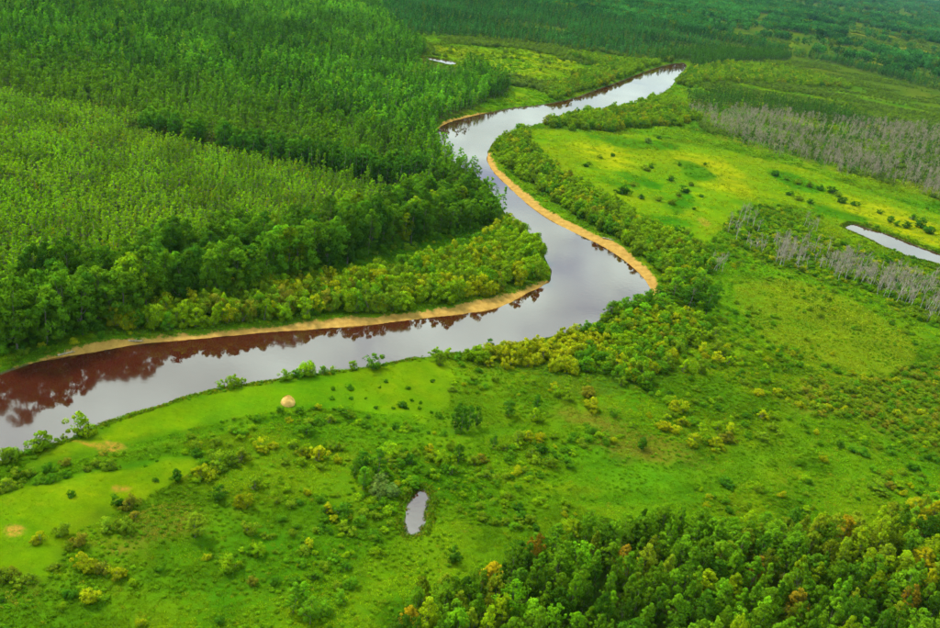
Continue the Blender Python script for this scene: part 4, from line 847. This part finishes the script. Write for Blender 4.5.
# far forest with tree lines and paler scrub towards the right
LBX = [330, 368, 402, 480, 540, 600, 640, 676, 720, 790, 840, 940, 1100]; LBY = [-30, -4, 36, 39, 45, 54, 59, 55, 52, 56, 66, 92, 130]
def far_zone(P):
    q = project(P); return (q[:, 1] < np.interp(q[:, 0], LBX, LBY)) & ~inside(P, F_UPPER) & (P[:, 1] > 300)
allP = []; allS = []; allT = []; allI = []
for lo, hi, sp, sc_ in ((600, 1700, 5.6, 0), (1700, 3600, 12.5, 1), (3600, 9000, 27, 2)):
    a = math.radians(47)
    P = grid_points((np.array((-hi * math.sin(a), lo * math.cos(a))), np.array((hi * math.sin(a), hi))), sp, 0.85, poly=False)
    rr = np.hypot(P[:, 0], P[:, 1]); P = P[(rr > lo) & (rr <= hi)]; P = P[in_view(P, 40)]; P = P[far_zone(P) if sc_ == 0 else (far_zone(P) | inside(P, F_UPPER))]
    q = project(P); right = 0.25 + 0.75 * smooth(540, 760, q[:, 0])
    n = 0.6 * fbm(P[:, 0] * 0.7 + P[:, 1] * 0.1, P[:, 1] * 1.25, 190, 40) + 0.4 * fbm(P[:, 0], P[:, 1], 60, 43)
    wp = P + 60 * (np.column_stack([vnoise(P[:, 0], P[:, 1], 70, 3), vnoise(P[:, 0], P[:, 1], 70, 13)]) - 0.5)
    clr = in_any(wp, FAR_CLEAR) & (rng.random(len(P)) < 0.93)
    keep = ~clr & (rng.random(len(P)) > right * smooth(0.57, 0.48, n) * 0.97)
    if sc_ == 0: scrubP = P[~keep]
    if sc_ == 1: scrubQ = np.vstack([P[clr] + rng.uniform(-6, 6, (clr.sum(), 2)) for _ in range(5)])
    P = P[keep]; n = n[keep]; right = right[keep]
    base = np.array((0.016, 0.064, 0.016)) * (0.30 + 1.4 * fbm(P[:, 0], P[:, 1], 110, 3))[:, None] * rng.uniform(0.6, 1.4, (len(P), 1))
    k = rng.random(len(P)) < 0.10; base[k] = np.array(TINT['olive']) * 0.8
    allP.append(P); allT.append(base)
    if sc_ == 0: allI.append(rng.integers(0, 6, len(P))); allS.append(rng.uniform(0.65, 1.1, len(P)))
    else: allI.append(6 + rng.integers(0, 5, len(P))); allS.append(rng.uniform(0.75, 1.15, len(P)) * (1.0 if sc_ == 1 else 1.35))
P = np.vstack(allP)
scatter('distant_forest', UP[:6] + CP, P, np.concatenate(allS), np.vstack(allT), np.concatenate(allI), 'dark far forest stretching away under haze', 'forest', zs=np.zeros(len(P)))

# far scrub on the wet ground at upper right
SC_ = Z([(690, 66), (790, 60), (840, 68), (940, 94), (1060, 130), (1060, 170), (940, 130), (860, 122), (790, 104), (740, 98), (700, 92)], 1)
P = np.vstack([grid_points(SC_, 5.0), scrubP, scrubQ, grid_points(F_DEAD_FAR, 4.2), grid_points(Z([(415, 40), (470, 36), (540, 44), (600, 58), (640, 66), (600, 84), (560, 98), (545, 92), (500, 84), (455, 66), (425, 56)]), 4.6)]); P = P[in_view(P) & (water_sd(P) > 3) & ~(inside(P, M_FAR) & (rng.random(len(P)) < 0.965)) & ~inside(P, M_FAR2) & ~blocks_pond(P)]
n = fbm(P[:, 0] * 0.6, P[:, 1] * 1.4, 70, 21); P2 = P[n > 0.36]; n = n[n > 0.36]
T = np.array((0.046, 0.072, 0.016)) * rng.uniform(0.7, 1.3, (len(P2), 1)); k = rng.random(len(P2)) < 0.25; T[k] = np.array(TINT['yellow-green']) * 0.8
scatter('far_scrub', SHR, P2, (0.8 + 1.6 * np.clip(n - 0.36, 0, 1) * rng.uniform(0.6, 2.2, len(P2))), T, rng.integers(0, len(SHR), len(P2)), 'grey-green scrub on the far wet ground', 'scrub', zs=np.zeros(len(P2)))
P = ragged(F_GROVE, 5.6, 22, scale=40); P = P[fbm(P[:, 0], P[:, 1], 18, 8) > 0.40]; SWAMP = SWAMP[fbm(SWAMP[:, 0], SWAMP[:, 1], 24, 15) > 0.55]; P = np.vstack([P, SWAMP]); T = np.array(TINT['dark green']) * rng.uniform(0.8, 1.3, (len(P), 1))
scatter('dark_grove', UP[:6], P, rng.uniform(0.4, 0.95, len(P)), T, rng.integers(0, 6, len(P)), 'dark dense grove behind the dead birch swamp', 'grove')
# trees on the near side of the far meadow and round the swamp
P = np.vstack([grid_points(Z([(640, 64), (662, 58), (690, 54), (720, 52), (790, 56), (790, 62), (740, 63), (706, 68), (696, 72), (690, 66), (690, 60), (664, 62.5)]), 4.6), grid_points(Z([(470, 76), (505, 84), (508, 96), (490, 102), (474, 90)]), 5.0)])
P = P[water_sd(P) > 3]
T = np.array(TINT['dark green']) * rng.uniform(0.8, 1.3, (len(P), 1))
scatter('far_bank_trees', UP, P, rng.uniform(0.6, 1.05, len(P)), T, rng.integers(0, 6, len(P)), 'dark trees closing the far end of the river', 'trees')

# low scrub of the marsh
def low_scrub():
    out = []
    box = (np.array((-320.0, 90.0)), np.array((460.0, 640.0)))
    P = grid_points(box, 2.7, 0.45, poly=False); P = P[in_view(P, 130, 2)]
    open_ = ~in_any(P, [F_UPPER, F_WOOD, M_HAY, M_LEFT, M_EAST, W_SOUTH, W_NORTH, W_EAST]) & (water_sd(P) > 1.5)
    for q in SAND: open_ &= sdist(P, q) < -1
    P = P[open_]
    n = fbm(P[:, 0], P[:, 1], 30, 51); warp = P + 16 * (np.column_stack([vnoise(P[:, 0], P[:, 1], 14, 3), vnoise(P[:, 0], P[:, 1], 14, 13)]) - 0.5); sc_in = in_any(warp, [SCRUB, SCRUB2]); dm = inside(warp, F_DEAD_MID); my = inside(P, MARSH_Y)
    pr = np.clip((n - 0.48) * 2.6 + 0.20 * swathe(P), 0, 0.62); pr[sc_in] = 0.75; pr[dm] = 0.75; pr[my] *= 0.35
    for ln in SHRUB_LINES: pr = np.maximum(pr, 0.75 * np.exp(-(line_dist(P, ln) / 4.5) ** 2))
    q = project(P); pr *= np.where((q[:, 0] < 240) & (q[:, 1] > 470), 0.5, 1)
    P = P[rng.random(len(P)) < pr]; sc_in = in_any(P, [SCRUB, SCRUB2])
    C = np.array([TINT[c] for c in ('green', 'olive', 'yellow-green', 'dark green', 'yellow')]); T = C[rng.choice(5, len(P), p=(0.30, 0.30, 0.22, 0.10, 0.08))]
    T[sc_in] = np.array([TINT[c] for c in ('olive', 'yellow', 'brown', 'green')])[rng.choice(4, sc_in.sum(), p=(.5, .14, .18, .18))]
    T = T * rng.uniform(0.8, 1.2, (len(P), 1)); S = rng.uniform(0.25, 0.95, len(P)) ** 1.2; S[sc_in] = rng.uniform(0.45, 1.05, sc_in.sum()); k = inside(P, F_DEAD_MID); S[k] *= 1.45
    scatter('low_scrub', SHR, P, np.column_stack([S * 1.15, S * 1.15, S]), T, rng.integers(0, len(SHR), len(P)), 'low scrub and tall herbs dotted over the marsh', 'scrub')
low_scrub()
def herb_layer():
    box = (np.array((-320.0, 90.0)), np.array((440.0, 540.0)))
    P = grid_points(box, 1.9, 0.48, poly=False); P = P[in_view(P, 130, 1)]
    ok = ~in_any(P, [F_UPPER, F_WOOD, M_HAY, M_LEFT, M_EAST, SAND[0], SAND[1]]) & (water_sd(P) > 1.0)
    P = P[ok]; n = fbm(P[:, 0], P[:, 1], 11, 91); P = P[n + rng.normal(0, 0.08, len(P)) + 0.08 * swathe(P) > 0.53]
    n = fbm(P[:, 0], P[:, 1], 26, 14)
    T = np.array((0.034, 0.094, 0.003)) * (1 - n[:, None]) + np.array((0.060, 0.104, 0.003)) * n[:, None]; T = T * rng.uniform(0.8, 1.3, (len(P), 1)) * (1 - 0.25 * swathe(P)[:, None])
    S = rng.uniform(0.12, 0.34, len(P))
    scatter('marsh_herbs', SHR, P, np.column_stack([S * 1.3, S * 1.3, S * 0.9]), T, rng.integers(0, len(SHR), len(P)), 'knee-high leafy herbs speckling the open marsh', 'herbs')
herb_layer()

# rough grass and sedge
TF = [tuft('tuft', 20 + k, 2.0, 0.46, 34) for k in range(5)]
def rough_grass():
    PP = []; SS = []
    a = math.radians(47)
    for lo, hi, sp in ((90, 270, 0.75), (270, 430, 1.05), (430, 760, 1.8), (760, 1250, 3.6)):
        P = grid_points((np.array((-hi * math.sin(a), lo * math.cos(a))), np.array((hi * math.sin(a), hi))), sp, 0.48, poly=False)
        rr = np.hypot(P[:, 0], P[:, 1]); P = P[(rr > lo) & (rr <= hi)]; P = P[in_view(P, 130, 1)]
        P = P[~in_any(P, [F_UPPER, F_WOOD, SAND[0], SAND[1], SAND[2]])]; P = P[water_sd(P) > 0.7]
        mow = in_any(P, [M_HAY, M_LEFT]) ; east = inside(P, M_EAST)
        keep = np.where(mow, 0.45, np.where(east, 0.35, 1.0)) * np.clip(0.35 + 1.5 * (fbm(P[:, 0], P[:, 1], 14, 60) - 0.3), 0.15, 1)
        P = P[rng.random(len(P)) < keep]; PP.append(P); SS.append(rng.uniform(0.45, 1.15, len(P)) * (sp / 1.0) ** 0.75)
    P = np.vstack(PP); S = np.concatenate(SS); n = fbm(P[:, 0], P[:, 1], 22, 70); n3 = vnoise(P[:, 0], P[:, 1], 70, 33)
    T = 0.88 * (np.array((0.042, 0.108, 0.002)) * (1 - n[:, None]) + np.array((0.072, 0.124, 0.002)) * n[:, None])
    T = T * (0.76 + 0.42 * rng.random((len(P), 1))) * (0.85 + 0.3 * n3[:, None]) * (0.68 + 0.44 * smooth(0.36, 0.62, fbm(P[:, 0], P[:, 1], 17, 44)))[:, None]; T[:, 0] *= 0.80 + 0.52 * smooth(0.35, 0.65, fbm(P[:, 0], P[:, 1], 75, 58))
    sw = swathe(P)[:, None]; T = T * (1 - sw * np.array((0.46, 0.34, 0.3)))
    mw = in_any(P, [M_HAY, M_LEFT]); T[mw] = np.array((0.052, 0.092, 0.001)) * rng.uniform(0.5, 1.2, (mw.sum(), 1)); S[mw] *= rng.uniform(0.25, 0.6, mw.sum())
    k = in_any(P, LUSH) & ~mw
    for d in DITCH: k |= (line_dist(P, d) < 3.5) & ~mw
    T[k] = 0.88 * np.array((0.046, 0.104, 0.002)) * rng.uniform(0.75, 1.25, (k.sum(), 1))
    k = in_any(P, BROWN) & (rng.random(len(P)) < 0.7); T[k] = 0.88 * np.array((0.085, 0.082, 0.010)) * rng.uniform(0.7, 1.2, (k.sum(), 1))
    k = inside(P, M_EAST) & ~in_any(P, M_EAST_D); T[k] = 0.88 * np.array((0.104, 0.142, 0.002)) * rng.uniform(0.8, 1.2, (k.sum(), 1))
    k = inside(P, MARSH_Y); T[k] = 0.88 * np.array((0.092, 0.120, 0.005)) * rng.uniform(0.75, 1.2, (k.sum(), 1))
    k = rng.random(len(P)) < 0.03; T[k] = np.array((0.08, 0.08, 0.005))
    scatter('rough_grass', TF, P, np.column_stack([S, S, S * 0.9]), T, rng.integers(0, 5, len(P)), 'rough grass and sedge covering the open marsh', 'grass', tilt=0.08)
rough_grass()

def reeds():
    PP = []
    for nm, poly, z in BODIES:
        lo = poly.min(0) - 4; hi = poly.max(0) + 4
        if nm == 'river': continue
        P = grid_points((lo, hi), 0.55, 0.5, poly=False); d = -sdist(P, poly)
        P = P[(d > -0.5) & (d < 2.6) & (fbm(P[:, 0], P[:, 1], 4, 3) + 0.06 * rng.normal(0, 1, len(P)) > 0.42)]; PP.append(P)
    P = grid_points((np.array((-320.0, 150.0)), np.array((200.0, 640.0))), 0.8, 0.5, poly=False); d = -sdist(P, RIVER)
    P = P[(d > 0.2) & (d < 3.2)]; sn_ = np.zeros(len(P), bool)
    for q in SAND: sn_ |= sdist(P, q) > -1.0
    P = P[~sn_ & (fbm(P[:, 0], P[:, 1], 7, 3) > 0.40)]; P = P[in_view(P, 100, 1)]; PP.append(P)
    P = np.vstack(PP); T = np.array((0.042, 0.080, 0.003)) * rng.uniform(0.6, 1.25, (len(P), 1)); k = rng.random(len(P)) < 0.2; T[k] = np.array((0.085, 0.085, 0.008))
    S = rng.uniform(0.35, 0.7, len(P))
    scatter('shore_reeds', TF, P, np.column_stack([S, S, S * 2.4]), T, rng.integers(0, 5, len(P)), 'reeds and sedge fringing ponds and river margins', 'reeds', tilt=0.1)
reeds()

# ------------------------------------------------------------------ haze
def build_haze():
    x = 60000; lo = -6.0; hi = 168.0
    V = [(sx * x, sy * x, z) for z in (lo, hi) for sx, sy in ((-1, -1), (1, -1), (1, 1), (-1, 1))]
    Q = [(3, 2, 1, 0), (4, 5, 6, 7), (0, 1, 5, 4), (1, 2, 6, 5), (2, 3, 7, 6), (3, 0, 4, 7)]
    mt, nt, N, L = new_mat('haze'); out = N.new('ShaderNodeOutputMaterial'); v = N.new('ShaderNodeVolumePrincipled')
    v.inputs['Color'].default_value = (0.36, 0.76, 1.0, 1); v.inputs['Density'].default_value = HAZE; v.inputs['Anisotropy'].default_value = 0.2
    L.new(v.outputs[0], out.inputs['Volume'])
    o = link('haze', mesh_from('haze', V, Q, [mt])); o['kind'] = 'stuff'; o['label'] = 'thin blue haze over the valley'; o['category'] = 'haze'
HAZE = 0.0000125
build_haze()

# ------------------------------------------------------------------ labels that single out each countable thing
ORD = ['', 'first', 'second', 'third', 'fourth', 'fifth', 'sixth', 'seventh', 'eighth', 'ninth', 'tenth', 'eleventh', 'twelfth', 'thirteenth', 'fourteenth', 'fifteenth', 'sixteenth', 'seventeenth', 'eighteenth', 'nineteenth', 'twentieth']
groups = {}
for rec in REC:
    groups.setdefault((rec[3], rec[1], rec[2]), []).append(rec)
for (noun, cls, zone), L_ in groups.items():
    c = '' if cls == 'grey' else cls + ' '
    def write(lst, extra):
        lst.sort(key=lambda r_: r_[4][0]); n = len(lst)
        for k, r_ in enumerate(lst):
            if n == 1: pos = ''
            elif k < (n + 1) // 2: pos = ', leftmost' if k == 0 else ', %s from left' % ORD[min(k + 1, 20)]
            else: j = n - k; pos = ', rightmost' if j == 1 else ', %s from right' % ORD[min(j, 20)]
            r_[0]['label'] = (c + noun + ' ' + zone + pos + extra).replace('  ', ' ')
    if len(L_) > 14:
        L_.sort(key=lambda r_: r_[4][1]); h = len(L_) // 3
        write(L_[:h], ' at back'); write(L_[h:2 * h], ' halfway back'); write(L_[2 * h:], ' in front')
    else: write(L_, '')
